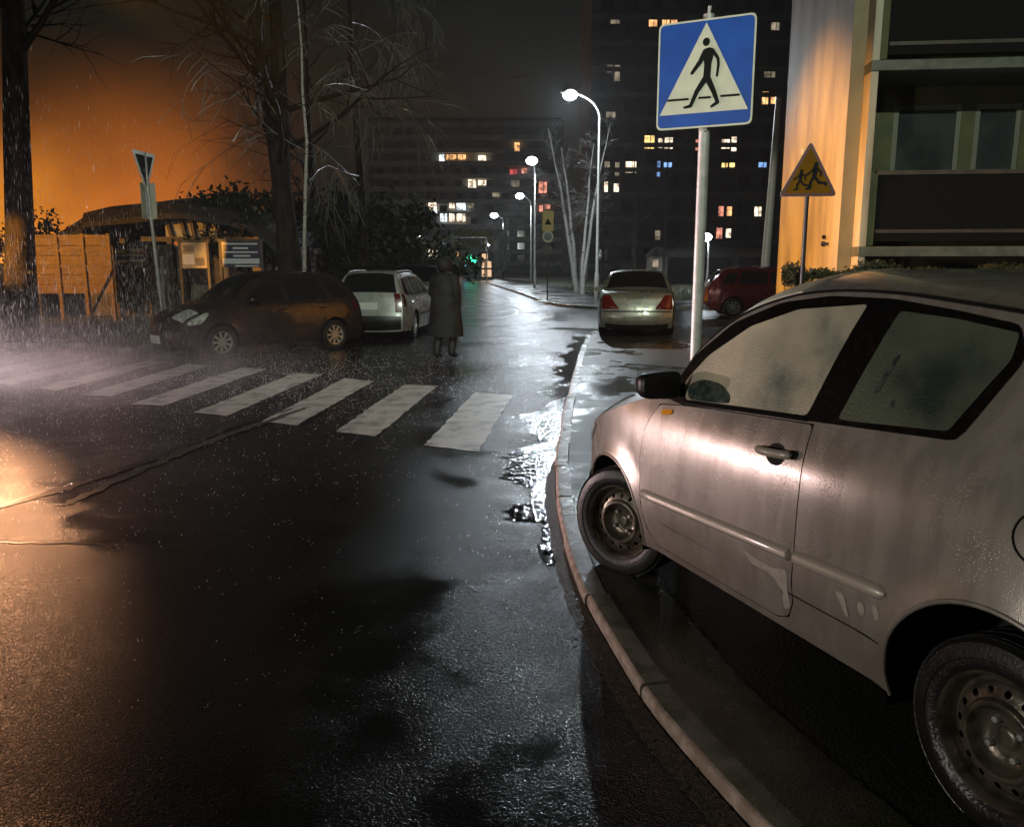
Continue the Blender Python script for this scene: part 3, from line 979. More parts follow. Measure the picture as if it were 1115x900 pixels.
far_car('parked_minivan', 'dark brown compact people carrier parked behind the crossing, nose pointing left', (-4.0, 16.5, 0), math.pi + R(46), M['darkpaint'], MPV).scale = (0.93, 0.93, 0.96)

WAGON = dict(hw=0.86, wr=0.305, arches=[(0, 0.31, 0.36), (2.65, 0.31, 0.36)], sill=0.2, ztab=ZT, amid=(0.0, 2.4), kf=0.24, kr=0.10,
             ol=[(3.30, 0.22, 0.18), (3.36, 0.36, 0.22), (3.35, 0.5, 0.22), (3.28, 0.64, 0.2), (3.05, 0.76, 0.14), (2.65, 0.86, 0.07), (2.2, 0.94, 0.06),
                 (2.0, 1.0, 0.09), (1.65, 1.23, 0.12), (1.3, 1.39, 0.08), (0.9, 1.45, 0.06), (0.4, 1.46, 0.055), (-0.1, 1.455, 0.055), (-0.55, 1.42, 0.055),
                 (-0.75, 1.25, 0.06), (-0.87, 1.02, 0.06), (-0.92, 0.85, 0.06), (-0.96, 0.6, 0.07), (-0.98, 0.42, 0.08), (-0.92, 0.22, 0.06)],
             doors=[[(1.95, 0.88), (2.0, 0.6), (1.95, 0.28), (1.06, 0.28), (1.03, 0.6), (1.05, 0.925), (1.5, 0.915)], [(0.99, 0.925), (0.97, 0.6), (1.0, 0.28), (0.52, 0.28), (0.42, 0.48), (0.28, 0.68), (0.10, 0.92), (0.5, 0.93)]],
             windows=[[(1.84, 0.97), (1.6, 1.17), (1.30, 1.32), (1.15, 1.36), (1.10, 0.96), (1.5, 0.955)], [(1.06, 1.37), (0.6, 1.385), (0.14, 1.38), (0.10, 0.97), (1.02, 0.96)], [(0.06, 1.38), (-0.45, 1.34), (-0.62, 1.05), (-0.58, 0.99), (0.02, 0.97)]],
             side_patches=[('tail_lamp', M['redlens'], [(-0.70, 1.02), (-0.82, 1.0), (-0.86, 0.74), (-0.70, 0.76)]), ('side_moulding', M['black'], [(1.95, 0.5), (1.95, 0.55), (0.5, 0.55), (0.5, 0.5)])],
             patches=[('windscreen', M['carglass'], 7.1, 9.2, -0.92, 0.92, 0.005), ('rear_window', M['carglass'], 13.15, 14.95, -0.90, 0.90, 0.005), ('number_plate', M['plate'], 16.1, 16.7, -0.30, 0.30, 0.012),
                      ('headlight', M['clearlens'], 2.9, 4.0, 0.60, 0.95, 0.008), ('tail_lamp', M['redlens'], 15.0, 16.9, 0.80, 0.985, 0.008), ('rear_bumper', M['black'], 17.3, 18.7, -0.97, 0.97, 0.02)],
             rails=[(9.4, 13.0)], mir=(1.78, 1.0))
far_car('parked_estate_car', 'white estate car with roof rails seen from behind, beside the dark people carrier', (-3.03, 18.7, 0), math.pi / 2 - R(5), M['whitepaint'], WAGON)

ZTS = [(0.15, 0.07), (0.3, 0.03), (0.5, 0.0), (0.7, 0.0), (0.95, 0.02), (1.05, 0.05), (1.12, 0.08), (1.4, 0.17), (1.6, 0.25), (1.7, 0.32), (1.9, 0.4)]
SUV = dict(hw=0.9, wr=0.35, arches=[(0, 0.35, 0.40), (2.65, 0.35, 0.40)], sill=0.28, ztab=ZTS, amid=(0.0, 2.4), kf=0.2, kr=0.08,
           ol=[(3.35, 0.3, 0.16), (3.40, 0.45, 0.2), (3.38, 0.65, 0.2), (3.30, 0.85, 0.16), (3.1, 0.97, 0.1), (2.7, 1.03, 0.06), (2.2, 1.08, 0.05),
               (2.0, 1.12, 0.08), (1.65, 1.42, 0.1), (1.4, 1.54, 0.06), (0.9, 1.59, 0.05), (0.4, 1.60, 0.045), (-0.1, 1.60, 0.045), (-0.65, 1.57, 0.045),
               (-0.80, 1.40, 0.05), (-0.88, 1.12, 0.05), (-0.92, 0.95, 0.05), (-0.95, 0.7, 0.06), (-0.95, 0.5, 0.06), (-0.9, 0.3, 0.05)],
           doors=[[(1.95, 1.0), (2.0, 0.7), (1.95, 0.36), (1.06, 0.36), (1.03, 0.7), (1.05, 1.03)], [(0.99, 1.03), (0.97, 0.7), (1.0, 0.36), (0.56, 0.36), (0.46, 0.6), (0.30, 0.8), (0.12, 1.03)]],
           windows=[[(1.86, 1.10), (1.6, 1.38), (1.4, 1.46), (1.12, 1.49), (1.10, 1.08)], [(1.05, 1.49), (0.15, 1.51), (0.12, 1.09), (1.02, 1.08)], [(0.07, 1.51), (-0.55, 1.48), (-0.65, 1.12), (0.04, 1.09)]],
           side_patches=[('tail_lamp', M['redlens'], [(-0.78, 1.08), (-0.86, 1.06), (-0.88, 0.80), (-0.76, 0.82)])],
           patches=[('windscreen', M['carglass'], 7.1, 8.9, -0.92, 0.92, 0.005), ('rear_window', M['carglass'], 13.2, 14.9, -0.90, 0.90, 0.005), ('tail_lamp', M['redlens'], 15.0, 16.9, 0.80, 0.985, 0.008), ('number_plate', M['plate'], 16.3, 16.9, -0.30, 0.30, 0.012), ('headlight', M['clearlens'], 2.9, 3.9, 0.60, 0.95, 0.008)],
           mir=(1.85, 1.12))
far_car('parked_off_roader', 'black off-roader partly hidden behind the white estate car', (-2.85, 25.2, 0), math.pi / 2, M['blackpaint'], SUV)

SEDAN = dict(hw=0.87, wr=0.31, arches=[(0, 0.31, 0.36), (2.72, 0.31, 0.36)], sill=0.2, ztab=ZT, amid=(0.0, 2.45), kf=0.24, kr=0.10,
             ol=[(3.40, 0.22, 0.18), (3.46, 0.36, 0.22), (3.45, 0.5, 0.22), (3.38, 0.66, 0.2), (3.15, 0.78, 0.14), (2.65, 0.88, 0.07), (2.2, 0.95, 0.06),
                 (2.0, 1.0, 0.09), (1.65, 1.22, 0.12), (1.3, 1.36, 0.08), (0.9, 1.41, 0.06), (0.55, 1.41, 0.055), (0.25, 1.385, 0.055),
                 (-0.05, 1.25, 0.08), (-0.38, 1.03, 0.06), (-0.6, 0.99, 0.03), (-0.95, 0.965, 0.03), (-1.03, 0.90, 0.05), (-1.06, 0.74, 0.08), (-1.08, 0.58, 0.10), (-1.08, 0.40, 0.12), (-1.0, 0.22, 0.08)],
             doors=[[(1.95, 0.88), (2.0, 0.6), (1.95, 0.28), (1.06, 0.28), (1.03, 0.6), (1.05, 0.925), (1.5, 0.915)], [(0.99, 0.925), (0.97, 0.6), (1.0, 0.28), (0.52, 0.28), (0.42, 0.48), (0.28, 0.68), (0.05, 0.92), (0.5, 0.93)]],
             windows=[[(1.84, 0.97), (1.6, 1.16), (1.30, 1.29), (1.12, 1.32), (1.10, 0.96), (1.5, 0.955)], [(1.05, 1.33), (0.6, 1.335), (0.3, 1.31), (0.0, 1.14), (-0.12, 1.0), (1.02, 0.96)]],
             side_patches=[('tail_lamp', M['redlens'], [(-0.82, 0.90), (-0.98, 0.90), (-1.03, 0.66), (-0.86, 0.68)])],
             patches=[('windscreen', M['carglass'], 7.1, 9.2, -0.92, 0.92, 0.005), ('rear_window', M['carglass'], 12.15, 14.0, -0.88, 0.88, 0.005), ('number_plate', M['plate'], 19.0, 19.0, -0.30, 0.30, 0.0),
                      ('headlight', M['clearlens'], 2.9, 4.0, 0.60, 0.95, 0.008), ('plate_recess', M['sedanpaint'], 17.6, 18.5, -0.33, 0.33, 0.01), ('bumper_strip', M['darkmetal'], 18.95, 19.15, -0.97, 0.97, 0.008), ('rear_apron', M['black'], 20.35, 21.0, -0.9, 0.9, 0.006)],
             mir=(1.8, 0.98))
SEDAN['patches'] = [p for p in SEDAN['patches'] if p[2] != p[3]]
sedan = far_car('parked_saloon', 'pale silver saloon seen from behind at the kerb, ahead of the crossing sign', (2.87, 19.0, 0.06), math.pi / 2 - R(8), M['sedanpaint'], SEDAN)


def saloon_lamps():
    """three-cornered tail lamps, wide at the flank and pointed towards the boot"""
    c = Car(sedan, SEDAN['hw'], SEDAN['ol'], SEDAN['arches'], 0.2, SEDAN['ztab'], SEDAN['amid'], 0.24, 0.10, 0.12)
    for sd in (1, -1):
        mb = MB()
        vs, fs = [], []
        n = 8
        for i in range(n + 1):
            u = 16.9 + (18.75 - 16.9) * i / n
            v0 = 0.80 - 0.30 * (i / n)
            for j in range(5):
                v = (v0 + (0.985 - v0) * j / 4) * sd
                vs.append(c.strip_pt(u, v, 0.012))
        for i in range(n):
            for j in range(4):
                a = i * 5 + j
                fs.append((a, a + 5, a + 6, a + 1) if sd > 0 else (a, a + 1, a + 6, a + 5))
        mb.add(vs, fs)
        o = mb.build('tail_lamp', M['redlens'], sedan)
        sol = o.modifiers.new('thick', 'SOLIDIFY')
        sol.thickness = 0.012


saloon_lamps()
far_car('parked_small_hatchback', 'dark red hatchback pointing right, half hidden by the orange-lit wall', (7.0, 26.7, 0.02), R(-4), M['redpaint'], MPV)


# ------------------------------------------------------------------ ground, road, kerbs
def sheet(name, poly, z, mat, grid=None):
    mb = MB()
    V, F = cdt(poly, (), grid) if grid else (poly, [tuple(range(len(poly)))])
    mb.add([(x, y, z) for x, y in V], F)
    return struct(mb.build(name, mat, smooth=False))


def slab(name, poly, z0, z1, mat):
    mb = MB().prism(poly, z0, z1)
    return struct(mb.build(name, mat, smooth=False))


sheet('ground', [(-150, -60), (150, -60), (150, 260), (-150, 260)], -0.04, M['soil'])
sheet('road', [(-70, -30), (40, -30), (40, 135), (-70, 135)], 0.0, M['asphalt'])

kerb_path = [(3.6, -3.2), (2.5, -1.2), (1.75, 0.1), (1.18, 1.05), (0.86, 1.62), (0.70, 2.03), (0.592, 2.36), (0.485, 2.75), (0.405, 3.25), (0.34, 3.75), (0.30, 4.58), (0.306, 5.6), (0.41, 7.15), (0.67, 9.8), (1.10, 13.8), (1.52, 17.2), (1.75, 18.9), (2.3, 20.1), (3.4, 20.8), (6, 21.0), (14, 21.2)]
KP = catmull(kerb_path, 8)


def norm2(P, i):
    a, b = P[max(i - 1, 0)], P[min(i + 1, len(P) - 1)]
    d = Vector((b[0] - a[0], b[1] - a[1])).normalized()
    return Vector((d.y, -d.x))            # to the right of the direction of travel


def kerb_mesh(P, w, h, stone=0.9, gap=0.008, side=1, two=False):
    """kerb stones set end to end along a path"""
    mb = MB()
    # resample
    acc = [0]
    for i in range(1, len(P)):
        acc.append(acc[-1] + math.hypot(P[i][0] - P[i - 1][0], P[i][1] - P[i - 1][1]))

    def pos(s_):
        s_ = max(0, min(s_, acc[-1]))
        i = max(j for j in range(len(acc)) if acc[j] <= s_ + 1e-9)
        i = min(i, len(P) - 2)
        t = (s_ - acc[i]) / max(1e-9, acc[i + 1] - acc[i])
        n = norm2(P, i) * (1 - t) + norm2(P, i + 1) * t
        return Vector((P[i][0] + (P[i + 1][0] - P[i][0]) * t, P[i][1] + (P[i + 1][1] - P[i][1]) * t)), n.normalized() * side
    sect = [(0.004, -0.03), (0.0, h - 0.022), (0.006, h - 0.006), (0.02, h), (w, h), (w, -0.03)]
    s_ = 0
    rnd = random.Random(4)
    while s_ < acc[-1] - 0.05:
        e = min(s_ + stone, acc[-1])
        k = 5
        vs = []
        dz = rnd.uniform(-0.006, 0.005)
        dn = rnd.uniform(-0.008, 0.008)
        for i in range(k + 1):
            p, n = pos(s_ + gap / 2 + (e - s_ - gap) * i / k)
            vs += [(p.x + n.x * (a + dn), p.y + n.y * (a + dn), z + (dz if z > 0 else 0)) for a, z in sect]
        m = len(sect)
        fs = [tuple(range(m)), tuple(range(k * m, k * m + m))]
        for i in range(k):
            fs += [(i * m + j, i * m + (j + 1) % m, (i + 1) * m + (j + 1) % m, (i + 1) * m + j) for j in range(m)]
        mb.add(vs, fs)
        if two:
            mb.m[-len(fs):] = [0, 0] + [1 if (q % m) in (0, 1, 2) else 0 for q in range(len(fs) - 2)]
        s_ = e
    return mb


o = kerb_mesh(KP, 0.105, 0.072, 0.85, 0.012, two=True).build('kerb', [M['concrete'], M['kerblit']], ang=50)
bmn = bmesh.new()
bmn.from_mesh(o.data)
bmesh.ops.recalc_face_normals(bmn, faces=bmn.faces)
bmn.to_mesh(o.data)
bmn.free()
struct(o)
# rough mortar fillet at the foot of the near kerb, and the concrete edging slab behind it
def along_kerb(name, mat, a0, a1, ylo, yhi, z0, z1, taper=True, seed=3):
    rnd = random.Random(seed)
    C_ = catmull([p for p in KP if ylo < p[1] < yhi and p[0] < 3], 3)
    A_, B_ = [], []
    m_ = len(C_) - 1
    for i, p_ in enumerate(C_):
        n_ = norm2(C_, i)
        k_ = min(1.0, (m_ - i) / 14) if taper else 1.0
        j_ = rnd.uniform(-0.008, 0.008)
        e_ = a0 + (a1 - a0) * k_ + j_
        A_.append((p_[0] + n_.x * a0, p_[1] + n_.y * a0, z0))
        B_.append((p_[0] + n_.x * e_, p_[1] + n_.y * e_, z1))
    n_ = len(A_)
    C2 = [(x, y, -0.03) for x, y, z in B_]
    o_ = MB().add(A_ + B_ + C2, [(i, i + 1, n_ + i + 1, n_ + i) for i in range(n_ - 1)] + [(n_ + i, n_ + i + 1, 2 * n_ + i + 1, 2 * n_ + i) for i in range(n_ - 1)]).build(name, mat, smooth=False)
    struct(o_)


along_kerb('kerb_foot', M['mortar'], -0.001, -0.075, -2.0, 7.0, 0.022, 0.0025)
along_kerb('kerb_edging', M['moss'], 0.110, 0.40, -2.0, 4.4, 0.068, 0.064)
# pavement bay behind the kerb, flush with its top
inner = []
for i in range(len(KP)):
    n = norm2(KP, i)
    inner.append((KP[i][0] + n.x * 0.107, KP[i][1] + n.y * 0.107))
slab('pavement', [tuple(p) for p in inner] + [(14, -3.2)], -0.02, 0.06, M['pave'])
# far right pavement and verge
fr = [(14, 31.0), (4.5, 31.2), (2.6, 32.2), (1.75, 34.5), (1.2, 39), (0.15, 52), (-2.35, 77), (-4.6, 92), (-9, 125), (-20, 134)]
FR = catmull(fr, 6)
struct(kerb_mesh(list(reversed(FR)), 0.15, 0.10, 2.0, 0.01, side=-1).build('kerb', M['concrete'], ang=50))
slab('pavement', [(p[0] + 0.16, p[1] + 0.1) for p in FR] + [(40, 134), (40, 31.2)], -0.02, 0.085, M['pave'])
grass_r = [(39, 37.5), (5.4, 38), (4.6, 45), (4.2, 55), (2.2, 77), (0, 92), (-4, 125), (39, 130)]
slab('grass_verge', grass_r, 0.0, 0.11, M['grassbase'])
# left verge
lv = [(-60, 50), (-20, 25.2), (-11.77, 18.8), (-8.2, 15.95), (-7.35, 15.45), (-6.95, 15.9), (-6.6, 17.4), (-5.2, 19.8), (-4.4, 22), (-4.3, 28), (-4.3, 40), (-6.0, 73), (-8.5, 92), (-13, 125)]
LV = catmull(lv, 6)
struct(kerb_mesh(LV, 0.13, 0.09, 1.0, 0.01, side=-1).build('kerb', M['concrete'], ang=50))
for k in bpy.data.objects:
    if k.name.startswith('kerb'):
        bmn = bmesh.new()
        bmn.from_mesh(k.data)
        bmesh.ops.recalc_face_normals(bmn, faces=bmn.faces)
        bmn.to_mesh(k.data)
        bmn.free()
lin = []
for i in range(len(LV)):
    n = norm2(LV, i) * -1
    lin.append((LV[i][0] + n.x * 0.132, LV[i][1] + n.y * 0.132))
slab('grass_verge', [tuple(p) for p in lin] + [(-60, 134)], -0.02, 0.085, M['grassbase'])

# zebra stripes, surveyed
ZQ = [[(-0.80, 7.25), (-0.30, 6.99), (0.01, 10.21), (-0.48, 10.44)], [(-1.74, 7.88), (-1.30, 7.66), (-1.01, 11.02), (-1.48, 11.11)], [(-2.62, 8.41), (-2.20, 8.21), (-1.96, 11.47), (-2.43, 11.76)],
      [(-3.54, 8.96), (-3.10, 8.73), (-2.86, 12.18), (-3.30, 12.38)], [(-4.50, 9.51), (-4.06, 9.40), (-3.88, 12.84), (-4.34, 13.08)], [(-5.45, 10.21), (-5.01, 10.06), (-4.93, 13.32), (-5.39, 13.58)]]
for k in range(1, 6):
    ZQ.append([(x - 0.93 * k, y + 0.52 * k) for x, y in ZQ[5]])
for q in ZQ:
    # ragged outline of worn paint
    rnd = random.Random(q[0][0])
    P = []
    for i in range(4):
        a, b = q[i], q[(i + 1) % 4]
        k = max(4, int(math.hypot(b[0] - a[0], b[1] - a[1]) / 0.09))
        for j in range(k):
            t = j / k
            jit = 0.012
            P.append((a[0] + (b[0] - a[0]) * t + rnd.uniform(-jit, jit), a[1] + (b[1] - a[1]) * t + rnd.uniform(-jit, jit)))
    sheet('road_marking', P, 0.004, M['paint_road'])

# cracks and the raised seam across the left of the road
def ribbon(name, pts, w, z, mat, jit=0.02, seed=1):
    rnd = random.Random(seed)
    C_ = catmull(pts, 10)
    L_, R_ = [], []
    for i in range(len(C_)):
        n = norm2(C_, i)
        ww = w * (0.55 + 0.45 * math.sin(math.pi * i / (len(C_) - 1))) * rnd.uniform(0.7, 1.2)
        jx = rnd.uniform(-jit, jit)
        L_.append((C_[i][0] - n.x * (ww + jx), C_[i][1] - n.y * (ww + jx)))
        R_.append((C_[i][0] + n.x * (ww - jx), C_[i][1] + n.y * (ww - jx)))
    n = len(L_)
    mb = MB().add([(x, y, z) for x, y in L_] + [(x, y, z) for x, y in R_], [(i, n + i, n + i + 1, i + 1) for i in range(n - 1)])
    return struct(mb.build(name, mat, smooth=False))


ribbon('road_crack', [(-4.4, 4.6), (-3.6, 5.15), (-3.25, 5.9), (-3.0, 6.9), (-2.85, 8.1), (-2.5, 9.2)], 0.05, 0.0042, M['crack'], 0.02, 1)
ribbon('road_crack', [(-3.05, 5.35), (-2.98, 6.2), (-2.85, 7.1), (-2.62, 8.2), (-2.35, 9.3)], 0.055, 0.0046, M['patch'], 0.025, 2)
ribbon('road_crack', [(-3.6, 4.55), (-2.9, 4.6), (-2.3, 4.55)], 0.012, 0.0042, M['crack'], 0.015, 3)
ribbon('road_crack', [(-2.2, 26.5), (-0.4, 26.0), (0.2, 30), (-0.8, 36), (-1.6, 42)], 0.05, 0.0042, M['crack'], 0.03, 5)
ribbon('road_crack', [(0.3, 36), (-1.2, 50), (-2.2, 62)], 0.05, 0.0042, M['crack'], 0.03, 6)

# water lying along the kerb
def gutter():
    rnd = random.Random(9)
    C_ = [p for p in KP if 4.2 < p[1] < 19.0 and p[0] < 2]
    L_, R_ = [], []
    n0 = len(C_)
    w_prev = 0.3
    out = []
    fine = catmull(C_, 5)
    for i in range(len(fine)):
        n = norm2(fine, i)
        y = fine[i][1]
        base = 0.12 if y < 5 else (0.38 if y < 9 else 0.30)
        w = base * (0.85 + 0.30 * math.sin(y * 3.1) + 0.16 * math.sin(y * 7.3 + 1) + 0.06 * math.sin(y * 17.0)) * rnd.uniform(0.82, 1.12)
        w = max(0.03, w)
        R_.append((fine[i][0] - n.x * 0.004, fine[i][1] - n.y * 0.004))
        L_.append((fine[i][0] - n.x * w, fine[i][1] - n.y * w))
    n = len(L_)
    mb = MB().add([(x, y, 0.0035) for x, y in L_] + [(x, y, 0.0035) for x, y in R_], [(i, n + i, n + i + 1, i + 1) for i in range(n - 1)])
    struct(mb.build('water', M['water'], smooth=False))


gutter()


# grass blades on the near left corner and along the right verge
def blades(name, pts, h, label):
    rnd = random.Random(5)
    mb = MB()
    vs, fs = [], []
    for (x, y, z) in pts:
        a = rnd.uniform(0, 6.28)
        hh = h * rnd.uniform(0.5, 1.2)
        w = 0.012
        lx, ly = rnd.uniform(-.5, .5) * hh, rnd.uniform(-.5, .5) * hh
        o_ = len(vs)
        vs += [(x - w * math.cos(a), y - w * math.sin(a), z), (x + w * math.cos(a), y + w * math.sin(a), z), (x + lx, y + ly, z + hh)]
        fs.append((o_, o_ + 1, o_ + 2))
    mb.add(vs, fs)
    o_ = mb.build(name, M['grass'], smooth=False)
    tag(o_, label, 'grass', kind='stuff')


rg = random.Random(21)
pl = []
lpoly = [tuple(p) for p in lin] + [(-60, 134)]
while len(pl) < 9000:
    x, y = rg.uniform(-14, -5), rg.uniform(15.4, 24)
    if inside((x, y), lpoly):
        pl.append((x, y, 0.085))
blades('grass', pl, 0.12, 'short wet grass on the verge at the left corner')
pl = []
while len(pl) < 5000:
    x, y = rg.uniform(0, 13), rg.uniform(38, 60)
    if inside((x, y), grass_r):
        pl.append((x, y, 0.11))
blades('grass', pl, 0.2, 'wet grass below the birches on the right')


# ------------------------------------------------------------------ trees
def bare_tree(name, label, loc, h, r0, seed, bark, twig, lean=(0, 0), nb=14, n2=6, n3=4, start=0.3, up=0.5, droop=0.0, blen=0.4, fork=None, group=None, cat='tree', bias=None):
    rnd = random.Random(seed)
    root = thing(name, label, cat, loc, 0, group)
    stems = fork or [(lean[0], lean[1], 1.0)]
    tr, cr = MB(), MB()
    for (lx, ly, ks) in stems:
        hh = h * ks
        n = 9
        pts, rad = [], []
        jx = jy = 0
        for i in range(n + 1):
            t = i / n
            jx += rnd.uniform(-1, 1) * 0.008 * hh * (t > 0)
            jy += rnd.uniform(-1, 1) * 0.012 * hh * (t > 0)
            pts.append(Vector((lx * hh * t ** (1.0 if not fork else 1.2) + jx, ly * hh * t ** 1.2 + jy, hh * t - 0.05)))
            rad.append(r0 * (1 - 0.85 * t) * (1.25 if i == 0 else 1.0))
        tr.tube(pts, rad, 12)

        def along(t):
            x = t * n
            i = min(int(x), n - 1)
            return pts[i].lerp(pts[i + 1], x - i), rad[i] + (rad[i + 1] - rad[i]) * (x - i)

        def branch(p, d, L, r, level):
            k = 5 if level == 1 else (4 if level == 2 else 3)
            q = [p]
            rr = [r]
            dd = d.copy()
            for i in range(k):
                dd = (dd + Vector((rnd.uniform(-1, 1), rnd.uniform(-1, 1), rnd.uniform(-1, 1))) * 0.22 + Vector((0, 0, (0.06 if level == 1 else 0.0) - droop * (0.10 + 0.28 * i / k) * (1.5 if level > 1 else 0.8)))).normalized()
                q.append(q[-1] + dd * L / k)
                rr.append(max(0.0045 if twig is not M['birchtwig'] else 0.007, r * (1 - 0.85 * (i + 1) / k)))
            cr.tube(q, rr, 5 if level == 1 else 3, cap=False)
            if level < 3:
                m = n2 if level == 1 else n3
                for j in range(m):
                    t = rnd.uniform(0.25, 1.0)
                    x = t * k
                    i = min(int(x), k - 1)
                    pp = q[i].lerp(q[i + 1], x - i)
                    ax = (q[i + 1] - q[i]).normalized()
                    side = Vector((rnd.uniform(-1, 1), rnd.uniform(-1, 1), rnd.uniform(-0.6, 0.8)))
                    side = (side - ax * side.dot(ax))
                    if side.length < 1e-3:
                        continue
                    side.normalize()
                    branch(pp, (ax * 0.75 + side * 0.75 + Vector((0, 0, -droop * 0.5))).normalized(), L * rnd.uniform(0.35, 0.62), max(0.004, rr[i] * 0.55), level + 1)
        for b in range(max(3, int(nb * ks))):
            t = start + (1 - start) * (b + rnd.random()) / max(3, int(nb * ks))
            t = min(t, 0.99)
            p, r = along(t)
            a = rnd.uniform(0, 2 * math.pi)
            d = Vector((math.cos(a), math.sin(a), up + rnd.uniform(-0.2, 0.3)))
            if bias:
                d += Vector(bias)
            branch(p, d.normalized(), hh * blen * (1.1 - 0.6 * t) * rnd.uniform(0.7, 1.15), max(0.008, r * 0.38), 1)
    tr.build('trunk', bark, root, ang=60)
    cr.build('crown', twig, root, ang=80)
    return root


p = at(18, 330, 18)
bare_tree('bare_tree', 'thick bare tree at the left edge, its trunk lit orange', (p.x, 18.0, 0.06), 19, 0.31, 3, M['bark'], M['twig'], lean=(0.11, 0), nb=20, n2=9, n3=7, start=0.28, up=0.6, blen=0.28)
p = at(322, 300, 22)
bare_tree('bare_tree', 'tall dark bare tree with forked stems behind the brown people carrier', (p.x, 22.0, 0.06), 17, 0.30, 8, M['bark'], M['twig'], nb=18, n2=7, n3=5, start=0.25, up=0.5, blen=0.33, fork=[(-0.015, 0, 1.0), (-0.10, 0.03, 0.8)])
bare_tree('birch_tree', 'added slim pale stem standing in for the lit edge of the dark forked tree', (p.x + 0.28, 21.7, 0.06), 10.5, 0.06, 15, M['birch'], M['birchtwig'], nb=8, n2=6, n3=4, start=0.35, up=0.4, droop=0.5, blen=0.3, bias=(0.35, 0, 0))  # pale stem added as the forked trunk's own lit edge
p = at(395, 300, 30)
bare_tree('weeping_birch', 'birch with hanging twigs that catch the lamp light, above the white estate car', (p.x, 30, 0.06), 12.5, 0.2, 23, M['bark'], M['birchtwig'], nb=12, n2=8, n3=5, start=0.3, up=0.25, droop=1.0, blen=0.42, bias=(0.25, -0.1, 0))
p = at(350, 300, 36)
bare_tree('bare_tree', 'dark bare tree standing behind the weeping birch', (p.x, 36, 0.06), 15, 0.25, 31, M['bark'], M['twig'], nb=16, n2=7, n3=4, start=0.25, up=0.5, blen=0.4)
# pale birches on the right verge
p = at(628, 315, 50)
bare_tree('birch_tree', 'pair of white birch stems leaning left beside the round road sign', (p.x, 50, 0.1), 9.5, 0.16, 41, M['birch'], M['birchtwig'], nb=12, n2=5, n3=3, start=0.35, up=0.7, blen=0.22, fork=[(-0.20, 0, 1.0), (-0.12, 0.05, 0.9)])
p = at(634, 318, 46)
bare_tree('birch_tree', 'thin white birch leaning right, left of the nearest street lamp', (p.x, 46, 0.1), 9, 0.12, 43, M['birch'], M['birchtwig'], nb=10, n2=5, n3=3, start=0.4, up=0.7, blen=0.2, fork=[(0.16, 0, 1.0), (0.05, 0.02, 0.9)])
for k, (px, Y, hh) in enumerate(((690, 62, 10), (722, 66, 11), (655, 72, 12))):
    p = at(px, 305, Y)
    bare_tree('bare_tree', ['bare dark tree behind the silver saloon', 'bare dark tree left of the crossing sign post', 'bare dark tree behind the leaning birches'][k], (p.x, Y, 0.1), hh, 0.16, 60 + k, M['bark'], M['twig'], nb=14, n2=6, n3=3, start=0.2, up=0.6, blen=0.38)


def leafy(name, label, loc, rad, n, mat, seed, leaf=0.1, trunk=0.0, cat='bush', conical=False):
    rnd = random.Random(seed)
    root = thing(name, label, cat, loc)
    mb = MB()
    vs, fs = [], []
    clumps = [(rnd.gauss(0, .38), rnd.gauss(0, .38), rnd.uniform(0.05, 0.95), rnd.uniform(0.15, 0.34)) for _ in range(34)]
    for _ in range(n):
        cx, cy, cz, cr = rnd.choice(clumps)
        if conical:
            k = 1.05 - cz
            cx, cy, cr = cx * k, cy * k, cr * 0.5
        x, y, z = cx + rnd.gauss(0, cr * .5), cy + rnd.gauss(0, cr * .5), cz + rnd.gauss(0, cr * .35)
        if z < 0:
            z = rnd.uniform(0, 0.3)
        c = Vector((x * rad[0], y * rad[1], trunk + z * rad[2]))
        u = Vector((rnd.uniform(-1, 1), rnd.uniform(-1, 1), rnd.uniform(-1, 1))).normalized()
        w = u.orthogonal().normalized()
        l_ = leaf * rnd.uniform(0.6, 1.4)
        o_ = len(vs)
        vs += [c - u * l_, c + w * l_ * 0.45, c + u * l_, c - w * l_ * 0.45]
        fs.append((o_, o_ + 1, o_ + 2, o_ + 3))
    mb.add(vs, fs)
    mb.build('crown', mat, root, smooth=False)
    st = MB()
    for k in range(5):
        a = k * 1.26
        st.tube([(0.03 * math.cos(a), 0.03 * math.sin(a), -0.05), (rad[0] * .12 * math.cos(a), rad[1] * .12 * math.sin(a), trunk + rad[2] * .3), (rad[0] * .3 * math.cos(a), rad[1] * .3 * math.sin(a), trunk + rad[2] * .7)], [0.06, 0.04, 0.012], 6)
    st.build('stem', M['bark'], root)
    return root


BUSH = [(400, 33, 3.4, 3.4), (440, 36, 2.6, 3.0), (355, 31, 3.4, 3.8), (300, 40, 4, 5)]
BL = ['dark evergreen bush behind the white estate car', 'dark evergreen bush beside the black off-roader', 'dark evergreen bush behind the people carrier', 'tall dark evergreen mass beside the pavilion roof']
for k, (px, Y, w_, hh) in enumerate(BUSH):
    p = at(px, 300, Y)
    leafy('evergreen_bush', BL[k], (p.x, Y, 0.05), (w_, w_ * .7, hh), 5200, M['leafdark'], 80 + k, 0.16)
p = at(548, 300, 100)
leafy('conifer', 'small pale conifer lit by the far street lamp', (p.x, 100, 0.1), (2.3, 2.3, 5.2), 2200, M['frost'], 90, 0.14, 0.4, 'tree', True)
p = at(512, 300, 98)
leafy('leafy_tree', 'yellow-leaved tree crown above the green lit sign', (p.x, 98, 0.1), (3.2, 3.2, 2.6), 1600, M['yellowleaf'], 92, 0.2, 3.2, 'tree')
p = at(235, 240, 27)
leafy('ivy_bush', 'dark ivy covering the right end of the pavilion roof', (at(262, 240, 25.6).x, 25.6, 0.08), (2.0, 1.0, 1.9), 4200, M['leafdark'], 94, 0.1, 1.75)
p = at(88, 240, 40)
